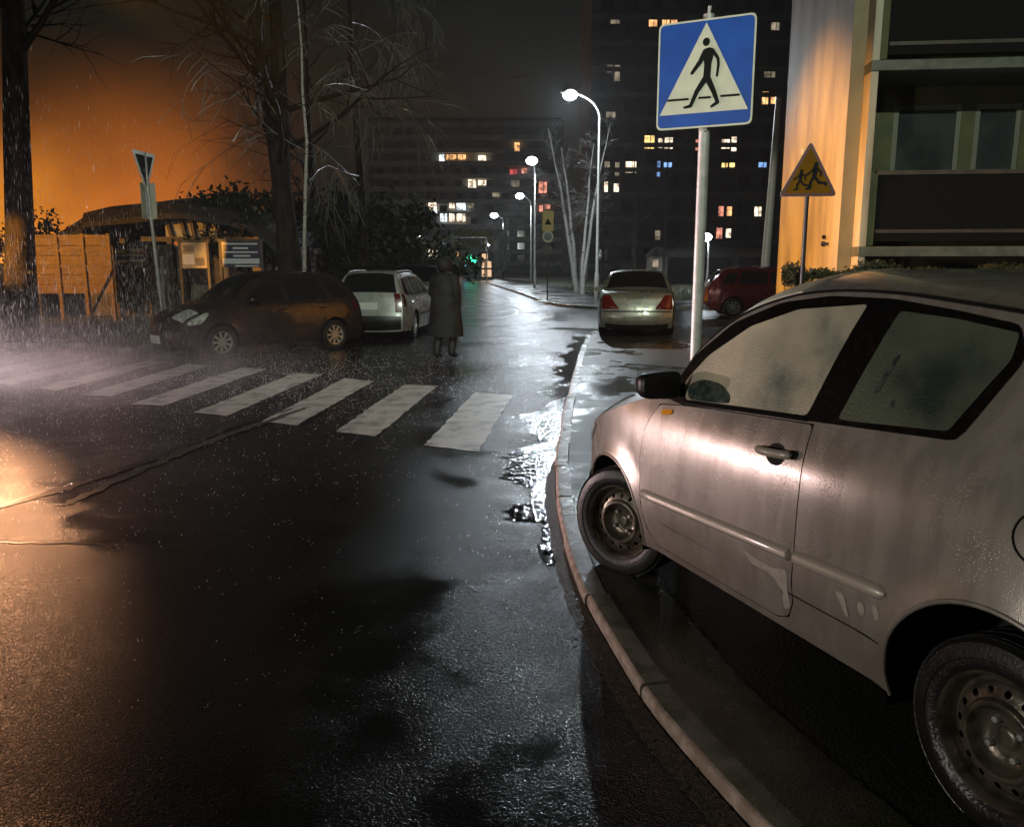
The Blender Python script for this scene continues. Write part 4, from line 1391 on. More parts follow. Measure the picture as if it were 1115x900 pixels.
leafy('leafy_shrub', 'rounded shrub in the orange glow beside the left tree', (at(28, 250, 38).x, 38, 0.08), (2.4, 2, 3.6), 2600, M['leafdark'], 96, 0.12)


# hedge in front of the right-hand building
def hedge():
    rnd = random.Random(33)
    root = thing('hedge', 'clipped dark hedge in front of the orange-lit wall, behind the near car', 'hedge', (6.6, 11.55, 0.06))
    vs, fs = [], []
    for _ in range(26000):
        x, y, z = rnd.uniform(-2.75, 4), rnd.uniform(-0.3, 0.3), rnd.uniform(0, 1)
        top = 1.46 + 0.06 * math.sin(x * 3.1) + 0.05 * math.sin(x * 7.7 + 1) + rnd.gauss(0, 0.035)
        if rnd.random() < 0.55:
            z = top * (1 - abs(rnd.gauss(0, 0.02)))
        else:
            z *= top
            y = -0.3 + abs(rnd.gauss(0, 0.06)) if rnd.random() < 0.7 else y
        if rnd.random() < 0.06:
            x = -2.75 + abs(rnd.gauss(0, .05))
        c = Vector((x, y, z))
        u = Vector((rnd.uniform(-1, 1), rnd.uniform(-1, 1), rnd.uniform(-1, 1))).normalized()
        w = u.orthogonal().normalized()
        l_ = 0.028 * rnd.uniform(0.6, 1.5)
        o_ = len(vs)
        vs += [c - u * l_, c + w * l_ * .5, c + u * l_, c - w * l_ * .5]
        fs.append((o_, o_ + 1, o_ + 2, o_ + 3))
    MB().add(vs, fs).build('foliage', M['hedge'], root, smooth=False)
    st = MB()
    for i in range(26):
        x = -2.6 + i * 0.25
        st.tube([(x, 0, -0.05), (x + .03, .02, 0.7), (x - .02, -.03, 1.3)], [0.025, 0.018, 0.008], 5)
    st.build('stem', M['bark'], root)


hedge()


# ------------------------------------------------------------------ street lamps
M['bulb'] = emit('lamp light', (0.80, 0.90, 1.0), 40)


def street_lamp(label, base, head, power, arm_from=None, pole_r=0.075, col=(0.82, 0.92, 1.0), bulb=0.2, kind='SPOT'):
    root = thing('street_lamp', label, 'street lamp', base, 0, 'white street lamps along the road')
    b = Vector(base)
    hd = Vector(head) - b
    top = hd.z + 0.15
    n = 10
    MB().tube([(0, 0, -0.05), (0, 0, 1.2), (0, 0, 1.25), (0, 0, top - 1.0)], [pole_r * 1.5, pole_r * 1.45, pole_r, pole_r * 0.75], 12).build('pole', M['galv'], root)
    arm = []
    for i in range(n + 1):
        t = i / n * math.pi / 2
        arm.append((hd.x * (1 - math.cos(t)), hd.y * (1 - math.cos(t)), top - 1.0 + 1.0 * math.sin(t)))
    MB().tube(arm, pole_r * 0.7, 8).build('arm', M['galv'], root)
    dirv = Vector((hd.x, hd.y, 0)).normalized() if math.hypot(hd.x, hd.y) > 0.05 else Vector((-1, 0, 0))
    rz = math.atan2(dirv.y, dirv.x)
    X = Matrix.Translation((hd.x, hd.y, top)) @ Matrix.Rotation(rz, 4, 'Z')
    mb = MB()
    prof = [(-0.35, 0.05, 0.04), (-0.2, 0.11, 0.07), (0.1, 0.15, 0.09), (0.35, 0.12, 0.06), (0.45, 0.04, 0.03)]
    vs = []
    for (x, w, h_) in prof:
        vs += [(x, w * math.cos(a), max(-0.03, h_ * math.sin(a))) for a in [2 * math.pi * k / 12 for k in range(12)]]
    fs = [tuple(range(12))]
    for i in range(len(prof) - 1):
        fs += [(i * 12 + j, i * 12 + (j + 1) % 12, (i + 1) * 12 + (j + 1) % 12, (i + 1) * 12 + j) for j in range(12)]
    fs.append(tuple(range(48, 60)))
    mb.add(vs, fs, 0, X)
    h_ = mb.build('lamp_head', M['greymetal'], root)
    MB().ball((hd.x, hd.y, top - 0.10), bulb, 16, 10, 0, (1.15, 1.0, 0.8)).build('bulb', M['bulb'], h_)
    ld = bpy.data.lights.new('street_light', kind)
    ld.energy = power
    ld.color = col
    ld.shadow_soft_size = 0.18
    if kind == 'SPOT':
        ld.spot_size = R(162)
        ld.spot_blend = 0.35
    lo = bpy.data.objects.new('street_light', ld)
    lo.location = (head[0], head[1], b.z + top - 0.32)
    lo.rotation_euler = (R(-6), R(4), 0)
    COL.objects.link(lo)
    return root


def lampset():
    h1 = at(620, 107, 38)
    street_lamp('nearest white street lamp, on a tall curved pole left of the crossing sign', (at(650, 300, 38).x, 38, 0.085), (h1.x, 37.6, h1.z), 3800, bulb=0.27, kind='POINT')
    h2 = at(579, 176, 58)
    street_lamp('second white street lamp up the road, left of the leaning birches', (at(581, 300, 58).x + 0.1, 59.2, 0.1), (h2.x, 58, h2.z), 5500, bulb=0.34)
    h3 = at(566, 214, 80)
    street_lamp('third white street lamp up the road, just below the second', (h3.x + 1.1, 81, 0.1), (h3.x, 80, h3.z), 5500, bulb=0.34)
    h4 = at(538, 235, 110)
    street_lamp('fourth white street lamp, above the pale conifer', (h4.x + 1.2, 111, 0.1), (h4.x, 110, h4.z), 16000, bulb=0.42)
    h5 = at(458, 256, 165)
    street_lamp('small distant street lamp left of the green lit sign', (h5.x + 1.2, 165, 0.0), (h5.x, 165, h5.z), 16000, bulb=0.42)
    h6 = at(531, 267, 190)
    street_lamp('farthest tiny street lamp over the end of the road', (h6.x + 1.2, 190, 0.0), (h6.x, 190, h6.z), 14000, bulb=0.35)
    h7 = at(769, 259, 62)
    street_lamp('low white lamp beside the crossing sign post, in front of the garages', (h7.x + 0.25, 62.2, 0.1), (h7.x, 62, h7.z), 3000, bulb=0.36)


lampset()

# ------------------------------------------------------------------ signs
def crossing_sign():
    base = at(757, 385, 5.5)
    yaw = R(-26)
    root = thing('crossing_sign', 'square blue pedestrian crossing sign with a white triangle, on a pole behind the near car', 'road sign', (1.24, 5.55, 0.06), yaw)
    zt = 3.10
    MB().tube([(0, 0.042, -0.05), (0, 0.042, zt + 0.02)], 0.036, 18).build('pole', M['galv'], root)
    MB().tube([(0, 0.042, zt + 0.02), (0.004, 0.042, zt + 0.07)], [0.008, 0.013], 8).build('pole_tip', M['galv'], root)
    S = 0.62
    z0, z1 = 2.425, 3.085
    Hh = z1 - z0
    # local sign plane: x to the right, z up, facing -Y. map (u,v from top) to plane
    X = Matrix(((1, 0, 0, 0), (0, 0, -1, 0), (0, 1, 0, 0), (0, 0, 0, 1)))   # (x,y,h) -> (x,-h,y)

    def P(u, v):
        return ((u - 0.5) * S, z1 - v * Hh)
    b = MB().prism(rounded([P(0, 0), P(0, 1), P(1, 1), P(1, 0)], 0.04, 5), 0.0, 0.006, 0, X)
    b.build('sign_plate', M['signgrey'], root, smooth=False)
    MB().prism(rounded([P(0.0, 0.0), P(0.0, 1), P(1, 1), P(1, 0)], 0.04, 5), 0.0065, 0.0085, 0, X).build('white_border', M['signwhite'], root, smooth=False)
    f = MB().prism(rounded([P(0.018, 0.018), P(0.018, 0.982), P(0.982, 0.982), P(0.982, 0.018)], 0.036, 5), 0.009, 0.0105, 0, X)
    f.build('blue_field', M['signblue'], root, smooth=False)
    MB().prism([P(0.50, 0.035), P(0.035, 0.86), P(0.955, 0.86)], 0.011, 0.0125, 0, X).build('white_triangle', M['signwhite'], root, smooth=False)
    g = MB()
    h0, h1 = 0.013, 0.0145
    cx, cy = P(0.505, 0.212)
    g.prism([(cx + 0.023 * math.cos(t), cy + 0.025 * math.sin(t)) for t in [2 * math.pi * i / 20 for i in range(20)]], h0, h1, 0, X)
    g.prism([P(0.488, 0.275), P(0.475, 0.31), P(0.492, 0.42), P(0.484, 0.56), P(0.560, 0.56), P(0.566, 0.42), P(0.592, 0.31), P(0.575, 0.277), P(0.54, 0.265)], h0, h1, 0, X)
    k = S
    g.stroke([P(0.495, 0.30), P(0.452, 0.385), P(0.368, 0.485)], [0.05 * k, 0.05 * k, 0.034 * k], h0, h1 + .0003, 0, X)
    g.stroke([P(0.573, 0.295), P(0.632, 0.375), P(0.638, 0.43), P(0.628, 0.53)], [0.036 * k, 0.030 * k, 0.028 * k, 0.024 * k], h0, h1 + .0006, 0, X)
    g.stroke([P(0.508, 0.55), P(0.425, 0.66), P(0.365, 0.79)], [0.062 * k, 0.048 * k, 0.036 * k], h0, h1 + .0009, 0, X)
    g.stroke([P(0.365, 0.79), P(0.30, 0.80)], [0.034 * k, 0.022 * k], h0, h1 + .0013, 0, X)
    g.stroke([P(0.535, 0.55), P(0.60, 0.67), P(0.645, 0.775)], [0.062 * k, 0.048 * k, 0.036 * k], h0, h1 + .0016, 0, X)
    g.stroke([P(0.645, 0.775), P(0.585, 0.81)], [0.036 * k, 0.026 * k], h0, h1 + .0020, 0, X)
    for a, b_ in ((0.125, 0.335), (0.455, 0.565), (0.68, 0.86)):
        g.stroke([P(a, 0.722), P(b_, 0.724)], 0.020 * k, h0, h1 + .0024, 0, X)
    g.build('pedestrian_symbol', M['signblack'], root, smooth=False)
    for z in (2.52, 2.98):
        MB().box((0, 0.052, z), (0.11, 0.092, 0.03)).build('clamp', M['galv'], root, bevel=0.004)
    for s_ in (-1, 1):
        MB().ball((0.02 * s_, -0.004, z0 - 0.012), 0.008, 8, 6).build('bolt', M['galv'], root)


crossing_sign()


def children_sign():
    p = at(881, 187, 11.0)
    root = thing('warning_sign', 'triangular yellow warning sign with two running children, before the orange-lit wall', 'road sign', (p.x, 11.0, 0.06), R(-8))
    zt = at(883, 155, 11.0).z
    zb = at(883, 213, 11.0).z
    MB().tube([(0, 0.03, -0.05), (0, 0.03, zt - 0.1)], 0.028, 12).build('pole', M['darkmetal'], root)
    X = Matrix(((1, 0, 0, 0), (0, 0, -1, 0), (0, 1, 0, 0), (0, 0, 0, 1)))
    h = zt - zb - 0.06
    w = h / 0.866 * 1.0
    tri = lambda k: rounded([(0, zt - 0.06 - (1 - k) * h * 0.66), (-w / 2 * k, zb - 0.06 + (1 - k) * h * 0.34), (w / 2 * k, zb - 0.06 + (1 - k) * h * 0.34)], 0.07 * k, 6)
    MB().prism(tri(1.06), 0, 0.006, 0, X).build('sign_plate', M['signgrey'], root, smooth=False)
    MB().prism(tri(1.05), 0.0065, 0.008, 0, X).build('red_border', M['signred'], root, smooth=False)
    MB().prism(tri(0.86), 0.0085, 0.010, 0, X).build('yellow_field', M['signyellow'], root, smooth=False)
    g = MB()
    cz = zb - 0.02

    def kid(ox, oz, s_, flip=1):
        q = lambda x, z: (ox + x * s_ * flip, oz + z * s_)
        cxx, czz = q(0.02, 0.90)
        g.prism([(cxx + 0.085 * s_ * math.cos(t), czz + 0.085 * s_ * math.sin(t)) for t in [2 * math.pi * i / 14 for i in range(14)]], 0.0105, 0.012, 0, X)
        g.stroke([q(0.0, 0.75), q(-0.03, 0.42)], [0.2 * s_, 0.15 * s_], 0.0105, 0.0121, 0, X)
        g.stroke([q(0.05, 0.75), q(0.22, 0.60), q(0.20, 0.48)], 0.07 * s_, 0.0105, 0.0123, 0, X)
        g.stroke([q(-0.05, 0.75), q(-0.22, 0.56), q(-0.34, 0.50)], 0.07 * s_, 0.0105, 0.0125, 0, X)
        g.stroke([q(0.0, 0.42), q(0.16, 0.22), q(0.40, 0.20), q(0.40, 0.14)], 0.1 * s_, 0.0105, 0.0127, 0, X)
        g.stroke([q(-0.06, 0.42), q(-0.16, 0.22), q(-0.16, 0.02), q(-0.28, 0.0)], 0.1 * s_, 0.0105, 0.0129, 0, X)
    kid(0.075, cz + 0.045, 0.34)
    kid(-0.10, cz + 0.035, 0.26)
    g.build('children_symbol', M['signblack'], root, smooth=False)
    MB().box((0, 0.03, (zt + zb) / 2), (0.08, 0.07, 0.03)).build('clamp', M['darkmetal'], root)


children_sign()


def left_sign():
    p = at(160, 200, 16)
    root = thing('give_way_sign', 'inverted triangular sign over narrow plates on a leaning post, above the people carrier nose', 'road sign', (at(167, 300, 16).x, 16.35, 0.08))
    zt = at(157, 170, 16.3).z
    MB().tube([(0, 0, -0.05), (-0.09, 0, 1.9), (-0.15, 0, zt)], 0.032, 12).build('pole', M['galv'], root)
    X0 = Matrix(((1, 0, 0, 0), (0, 0, -1, 0), (0, 1, 0, 0), (0, 0, 0, 1)))

    def plate(name, poly, yaw, y, dx, mat, h0, h1, par=root):
        X = Matrix.Translation((dx, y, 0)) @ Matrix.Rotation(yaw, 4, 'Z') @ X0
        return MB().prism(poly, h0, h1, 0, X).build(name, mat, par, smooth=False)
    zA, zB = zt - 0.0, zt - 0.78
    tri = rounded([(-0.45, zA), (0.45, zA), (0, zB)], 0.05, 4)
    trii = rounded([(-0.33, zA - 0.07), (0.33, zA - 0.07), (0, zB + 0.14)], 0.03, 4)
    yaw = R(86)
    t_ = plate('triangle_plate', tri, yaw, -0.05, -0.14, M['signwhite'], 0, 0.006)
    plate('triangle_centre', trii, yaw, -0.05, -0.14, M['signblack'], 0.0065, 0.008, t_)
    zc, zd = at(157, 204, 16.3).z, at(157, 243, 16.3).z
    rec = lambda w_: rounded([(-w_, zc), (-w_, zd), (w_, zd), (w_, zc)], 0.03, 4)
    plate('name_plate', rec(0.16), R(90), -0.05, -0.19, M['signwhite'], 0, 0.006)
    plate('name_plate', rec(0.16), R(-45), -0.05, -0.03, M['signwhite'], 0, 0.006)
    q = at(178, 300, 17)
    r2 = thing('marker_post', 'thin short metal post just right of the give way sign', 'post', (q.x, 17, 0.08))
    MB().tube([(0, 0, -0.05), (-0.02, 0, at(178, 285, 17).z)], 0.03, 10).build('post', M['galv'], r2)
    MB().ball((-0.02, 0, at(178, 285, 17).z), 0.038, 10, 6).build('cap', M['galv'], r2)


left_sign()


def round_sign():
    Y = 35.5
    p = at(596, 331, Y)
    root = thing('no_stopping_sign', 'small round sign under a yellow board on a thin dark post at the far kerb', 'road sign', (p.x, Y, 0.09))
    z = lambda py: at(596, py, Y).z
    MB().tube([(0, 0.03, -0.05), (0, 0.03, z(232))], 0.03, 10).build('pole', M['darkmetal'], root)
    X = Matrix(((1, 0, 0, 0), (0, 0, -1, 0), (0, 1, 0, 0), (0, 0, 0, 1)))
    MB().prism(rounded([(-0.24, z(232)), (-0.24, z(254)), (0.24, z(254)), (0.24, z(232))], 0.03), 0, 0.006, 0, X).build('yellow_board', M['yellowboard'], root, smooth=False)
    MB().prism([(-0.15, z(247)), (0.15, z(247)), (0.0, z(240))], 0.0065, 0.008, 0, X).build('board_symbol', M['signblack'], root, smooth=False)
    cz = z(260)
    circ = lambda r: [(r * math.cos(t), cz + r * math.sin(t)) for t in [2 * math.pi * i / 28 for i in range(28)]]
    MB().prism(circ(0.24), 0, 0.006, 0, X).build('round_plate', M['signwhite'], root, smooth=False)
    MB().prism(circ(0.17), 0.0065, 0.008, 0, X).build('round_centre', M['boardblue'], root, smooth=False)
    cz2 = z(274)
    cz = cz2
    MB().prism(circ(0.2), 0, 0.006, 0, X).build('lower_plate', M['darkmetal'], root, smooth=False)
    MB().lathe([(0.5, 0), (0.45, 0.05), (0.1, 0.09), (0.001, 0.09)], 24).build('base', M['concrete'], root)


round_sign()

# tall pale post at the right
p = at(832, 300, 28)
root = thing('lamp_post', 'tall pale grey post between the red hatchback and the orange-lit wall', 'post', (p.x, 28, 0.02))
t = at(848, 108, 28)
MB().tube([(0, 0, -0.05), (0, 0, 0.5), ((t.x - p.x) * .5, 0, 3.6), (t.x - p.x, 0, t.z)], [0.17, 0.16, 0.135, 0.10], 14).build('pole', M['signwhite'], root)
MB().tube([(t.x - p.x, 0, t.z), (t.x - p.x, 0, t.z + 0.05), (t.x - p.x, 0, t.z + .08)], [0.11, 0.11, 0.02], 14).build('cap', M['greymetal'], root)

# ------------------------------------------------------------------ buildings
LITC = {'w': ((1.0, 0.80, 0.58), 1.5), 'o': ((1.0, 0.50, 0.20), 1.3), 'y': ((1.0, 0.68, 0.22), 1.4), 'b': ((0.28, 0.50, 1.0), 0.9), 'r': ((1.0, 0.36, 0.24), 0.9), 'd': ((0.8, 0.66, 0.45), 0.32), 'c': ((0.85, 0.95, 1.0), 1.6), 'R': ((1.0, 0.12, 0.10), 0.6)}
for k, (c, s_) in LITC.items():
    mm = emit('lit window ' + k, c, s_ * 1.05)
    nt_ = mm.node_tree
    tx = nt_.nodes.new('ShaderNodeTexCoord')
    nz = nt_.nodes.new('ShaderNodeTexNoise')
    nz.inputs['Scale'].default_value = 1.3
    nt_.links.new(tx.outputs['Object'], nz.inputs['Vector'])
    mr_ = nt_.nodes.new('ShaderNodeMapRange')
    for kk, vv in (('From Min', 0.35), ('From Max', 0.65), ('To Min', s_ * 0.25), ('To Max', s_ * 1.5)):
        mr_.inputs[kk].default_value = vv
    nt_.links.new(nz.outputs['Fac'], mr_.inputs['Value'])
    nt_.links.new(mr_.outputs['Result'], nt_.nodes['Principled BSDF'].inputs['Emission Strength'])
    M['lit' + k] = mm


def lit_windows(root, loc, Y, L, wpx=8, hpx=9, frame=M['towerband']):
    for (px, py, c, ww, hh) in L:
        p = at(px, py, Y)
        w, h = (ww or wpx) / FPX * Y, (hh or hpx) / FPX * Y
        mb = MB()
        x0, z0 = p.x - loc[0], p.z - loc[2]
        y = Y - loc[1] - 0.02
        mb.box((x0, y, z0), (w, 0.06, h), mi=0)
        o = mb.build('lit_window', M['lit' + c], root, smooth=False)
        fb = MB()
        t = max(0.07, w * 0.07)
        fb.box((x0, y - 0.02, z0 + h / 2), (w + t, 0.10, t))
        fb.box((x0, y - 0.02, z0 - h / 2), (w + t, 0.10, t))
        fb.box((x0 - w / 2, y - 0.022, z0), (t, 0.10, h))
        fb.box((x0 + w / 2, y - 0.022, z0), (t, 0.10, h))
        if w > 0.75:
            fb.box((x0 + w * 0.1, y - 0.023, z0), (t * .9, 0.10, h))
        fb.build('frame', frame, o, smooth=False)


def dark_windows(root, x0, x1, nx, zs, y, w, h, skip=()):
    n = 0
    for z in zs:
        for i in range(nx):
            x = x0 + (x1 - x0) * (i + 0.5) / nx
            if any(abs(x - a) < w * 0.8 and abs(z - b) < h * 0.8 for a, b in skip):
                continue
            if n >= 96:
                return
            MB().box((x, y, z), (w, 0.04, h)).build('window', M['darkwin'], root, smooth=False)
            n += 1


def tower():
    Y = 100.0
    xl, xr = at(640, 290, Y).x, at(872, 290, Y).x
    base = (0.5 * (xl + xr), Y, 0.0)
    root = thing('tower_block', 'tall dark tower block with scattered lit windows behind the crossing sign', 'apartment block', base)
    w = xr - xl
    MB().box((0, 7.0, 23), (w, 14, 46)).build('wall', M['tower'], root, smooth=False)
    MB().box((0, 7.0, 46.6), (w * 0.35, 6, 1.2)).build('roof_housing', M['tower'], root, smooth=False)
    bd = MB()
    for k in range(16):
        bd.box((0, -0.06, 1.6 + 2.8 * k), (w - 0.1, 0.10, 0.55))
    bd.build('parapet_bands', M['towerband'], root, smooth=False)
    L = [(670, 22, 'd', 10, 8), (711, 24, 'o', 9, 10), (725, 23, 'o', 8, 11), (734, 23, 'o', 7, 9), (844, 29, 'd', 9, 8), (664, 75, 'd', 6, 8), (672, 80, 'd', 6, 16), (665, 127, 'd', 10, 10), (707, 155, 'y', 11, 14), (719, 156, 'w', 5, 10), (728, 156, 'w', 9, 12), (764, 158, 'r', 14, 12),
         (790, 157, 'w', 9, 10), (799, 157, 'w', 6, 15), (661, 180, 'd', 6, 8), (672, 184, 'd', 5, 14), (687, 182, 'w', 12, 12), (717, 184, 'b', 4, 16), (727, 181, 'b', 9, 8), (789, 182, 'y', 7, 9), (797, 182, 'y', 6, 9), (830, 182, 'b', 9, 10), (659, 204, 'w', 6, 12), (671, 205, 'w', 6, 10), (785, 230, 'r', 6, 11), (794, 230, 'o', 6, 10), (825, 231, 'w', 8, 12), (783, 254, 'r', 7, 12), (793, 254, 'w', 6, 10), (716, 256, 'd', 6, 10), (838, 80, 'd', 12, 9), (833, 107, 'o', 7, 13), (842, 107, 'o', 6, 12)]
    lit_windows(root, base, Y, L)
    sk = [(at(a, b, Y).x - base[0], at(a, b, Y).z) for a, b, *_ in L]
    dark_windows(root, -w / 2 + 0.4, w / 2 - 0.4, 9, [3.0 + 2.8 * k for k in range(13)], -0.01, 1.3, 1.3, sk)


def slab_block():
    Y = 190.0
    xl, xr = at(405, 290, Y).x, at(612, 290, Y).x
    base = (0.5 * (xl + xr), Y, 0.0)
    w = xr - xl
    root = thing('slab_block', 'long distant apartment block with pale balcony bands closing the street', 'apartment block', base)
    MB().box((0, 6, 16.8), (w, 12, 33.6)).build('wall', M['slabwall'], root, smooth=False)
    bd = MB()
    for k in range(12):
        bd.box((0, -0.5, 2.2 + 2.75 * k), (w - 0.4, 1.0, 1.0))
    bd.build('balcony_bands', M['slabband'], root, smooth=False)
    MB().box((0, 5.5, 33.9), (w * 0.98, 10, 0.5)).build('roof_edge', M['towerband'], root, smooth=False)
    L = [(481, 172, 'c', 6, 7), (491, 171, 'o', 12, 6), (503, 171, 'o', 9, 6), (525, 172, 'w', 9, 6), (563, 160, 'o', 6, 9), (559, 187, 'R', 8, 6), (571, 186, 'r', 6, 6), (514, 200, 'w', 9, 9), (525, 199, 'w', 9, 6), (561, 200, 'd', 9, 7), (540, 212, 'd', 8, 5), (471, 224, 'w', 9, 7), (474, 228, 'c', 4, 8), (492, 224, 'w', 6, 6), (502, 225, 'c', 10, 8), (513, 224, 'd', 6, 5), (483, 237, 'c', 8, 9), (492, 237, 'w', 6, 9), (502, 237, 'w', 10, 9), (469, 275, 'w', 5, 8), (475, 276, 'w', 4, 7), (497, 277, 'o', 6, 5), (591, 204, 'r', 9, 12), (589, 227, 'r', 4, 7), (596, 225, 'r', 6, 5)]
    lit_windows(root, base, Y - 1.02, L)
    sk = [(at(a, b, Y).x - base[0], at(a, b, Y).z) for a, b, *_ in L]
    dark_windows(root, -w / 2 + 0.6, w / 2 - 0.6, 12, [3.4 + 2.75 * k for k in range(8)], -0.02, 1.6, 1.4, sk)


tower()
slab_block()


def near_block():
    CX, CY, ROT = 5.08, 13.0, R(-6)
    root = thing('flat_block', 'nearby housing block with an orange-lit end wall and dark balconies at upper right', 'apartment block', (CX, CY, 0.06), ROT)
    T = 12.2
    # end wall: its left face is the lit gable
    MB().box((0.105, 2.165, T / 2), (0.21, 4.33, T)).build('end_wall', M['gable'], root, smooth=False)
    MB().box((0.105, -0.006, T / 2), (0.206, 0.012, T - 0.02)).build('pier_shade', M['band'], root, smooth=False)  # front of the pier, its shade put into a darker colour
    MB().box((0.26, 0.25, T / 2), (0.10, 1.19, T + 0.01)).build('wing_wall', M['gable'], root, smooth=False)
    x1 = 9.0
    yf = 0.85
    zoff = -0.06
    zs0 = at(940, 274, 12.7).z + zoff          # centre line of the lower slab seen
    zs1 = at(955, 73, 12.7).z + zoff
    FH = zs1 - zs0
    wz1 = at(1000, 115, 13.75).z + zoff - zs0
    wz0 = wz1 - 1.25
    lx = lambda px: (at(px, 150, 13.75).x - CX) - 0.09
    wins = [(lx(972), lx(1042)), (lx(1056), lx(1103)), (lx(1103) + 1.5, lx(1103) + 3.0), (lx(1103) + 3.9, lx(1103) + 4.9)]
    wl = MB()
    prev = 0.0
    floors = [zs0 - FH + 0.0, zs0, zs1, zs1 + FH]
    for zf in floors:
        a_, b_ = zf + wz0, zf + wz1
        if a_ < 0.2:
            continue
        wl.box(((0.312 + x1) / 2, yf + 1.5, (prev + a_) / 2), (x1 - 0.312, 3.0, a_ - prev))
        xs = [0.312] + [q for w in wins for q in w] + [x1]
        for i in range(0, len(xs), 2):
            wl.box(((xs[i] + xs[i + 1]) / 2, yf + 1.5, (a_ + b_) / 2), (xs[i + 1] - xs[i], 2.99, b_ - a_))
        prev = b_
        for (xa_, xb_) in wins:
            fr = MB()
            t_ = 0.075
            y = yf + 0.05
            fr.box((xa_ + t_ / 2 + .002, y, (a_ + b_) / 2), (t_, 0.07, b_ - a_ - 0.004))
            fr.box((xb_ - t_ / 2 - .002, y, (a_ + b_) / 2), (t_, 0.07, b_ - a_ - 0.004))
            fr.box(((xa_ + xb_) / 2, y, a_ + t_ / 2 + .002), (xb_ - xa_ - 2 * t_ - .004, 0.068, t_))
            fr.box(((xa_ + xb_) / 2, y, b_ - t_ / 2 - .002), (xb_ - xa_ - 2 * t_ - .004, 0.068, t_))
            w = fr.build('window', M['frame'], root, smooth=False)
            MB().box(((xa_ + xb_) / 2, y + 0.02, (a_ + b_) / 2), (xb_ - xa_ - 2 * t_, 0.01, b_ - a_ - 2 * t_)).build('pane', M['winglass'], w, smooth=False)
    wl.box(((0.312 + x1) / 2, yf + 1.5, (prev + T) / 2), (x1 - 0.312, 3.0, T - prev))
    wl.build('facade', M['green'], root, smooth=False)
    MB().box((x1 / 2, 2.1, T + 0.13), (x1 + 0.3, 5.2, 0.25)).build('roof', M['slab'], root, smooth=False)
    rl_h = at(940, 188, 12.6).z + zoff - zs0
    for zs in floors:
        if zs < 0.5:
            continue
        x0 = 0.20
        sl = MB().box(((x0 + x1) / 2, 0.24, zs), (x1 - x0, 1.218, 0.15))
        sl.build('balcony_slab', M['slab'], root, smooth=False, bevel=0.01)
        ra = MB().box(((0.42 + x1) / 2, -0.30, zs + 0.12 + (rl_h - 0.1) / 2), (x1 - 0.42, 0.05, rl_h - 0.16)).build('balcony_front', M['railing'], root, smooth=False)
        MB().box(((0.40 + x1) / 2, -0.30, zs + rl_h), (x1 - 0.40, 0.09, 0.06)).build('handrail', M['darkwood'], ra, smooth=False)
        MB().box(((0.42 + x1) / 2, -0.33, zs + 0.30), (x1 - 0.46, 0.02, 0.05)).build('lower_rail', M['darkwood'], ra, smooth=False)
        MB().box((0.365, 0.24, zs + rl_h / 2 + 0.04), (0.10, 1.15, rl_h - 0.10)).build('balcony_cheek', M['green'], root, smooth=False)
    def wallpt(px, py):
        # point of the lit gable plane seen at a pixel, in local terms
        d = (px - 557.5) / FPX
        t = (CX - CY * d) / (d * math.cos(ROT) + math.sin(ROT))
        return t, at(px, py, CY + t * math.cos(ROT)).z + zoff
    t, z = wallpt(893, 262)
    br = MB().box((-0.03, t, z - 0.05), (0.05, 0.28, 0.03)).box((-0.03, t + 0.10, z - 0.05), (0.05, 0.05, 0.08))
    br.ball((-0.03, t + 0.08, z + 0.06), 0.035, 8, 6)
    br.build('wall_bracket', M['black'], root, smooth=False)
    t, z = wallpt(863, 165)
    MB().box((-0.02, t, z), (0.04, 0.14, 0.14)).build('wall_glint', M['signwhite'], root, smooth=False, bevel=0.006)  # white box added for small light reflections on the wall
    MB().tube([(0.05, 4.38, 0), (0.05, 4.38, T)], 0.05, 10).build('downpipe', M['darkmetal'], root)
    MB().box((-0.02, 2.15, 0.3), (0.05, 4.3, 0.6)).build('plinth', M['plaster'], root, smooth=False)


near_block()


def garages():
    Y = 70
    xl, xr = at(725, 290, Y).x, at(838, 290, Y).x
    base = ((xl + xr) / 2, Y, 0.1)
    w = xr - xl
    root = thing('garage_row', 'low flat-roofed dark garage building behind the red hatchback', 'garage', base)
    MB().box((0, 3, 1.35), (w, 6, 2.9)).build('wall', M['darkwood'], root, smooth=False)
    MB().box((0, 2.9, 2.92), (w + 0.4, 6.5, 0.2)).build('roof', M['rooffelt'], root, smooth=False)
    for i in range(3):
        MB().box((-w / 2 + w * (i + .5) / 3, -0.03, 1.15), (w / 3 - 0.5, 0.06, 2.2)).build('garage_door', M['railing'], root, smooth=False)
    xg = at(717, 290, Y - 3).x
    r2 = thing('gabled_kiosk', 'little gabled hut with a pale lit front left of the garages', 'hut', (xg, Y - 3, 0.1))
    MB().box((0, 1, 1.2), (1.3, 2, 2.4)).build('wall', M['plaster'], r2, smooth=False)
    MB().prism([(-0.85, 2.3), (0.85, 2.3), (0, 3.1)], -2.2, 0.1, 0, Matrix(((1, 0, 0, 0), (0, 0, -1, 0), (0, 1, 0, 0), (0, 0, 0, 1)))).build('roof', M['rooffelt'], r2, smooth=False)
    MB().box((-0.25, -0.03, 1.75), (0.45, 0.05, 0.6)).build('lit_window', M['litd'], r2, smooth=False)


garages()


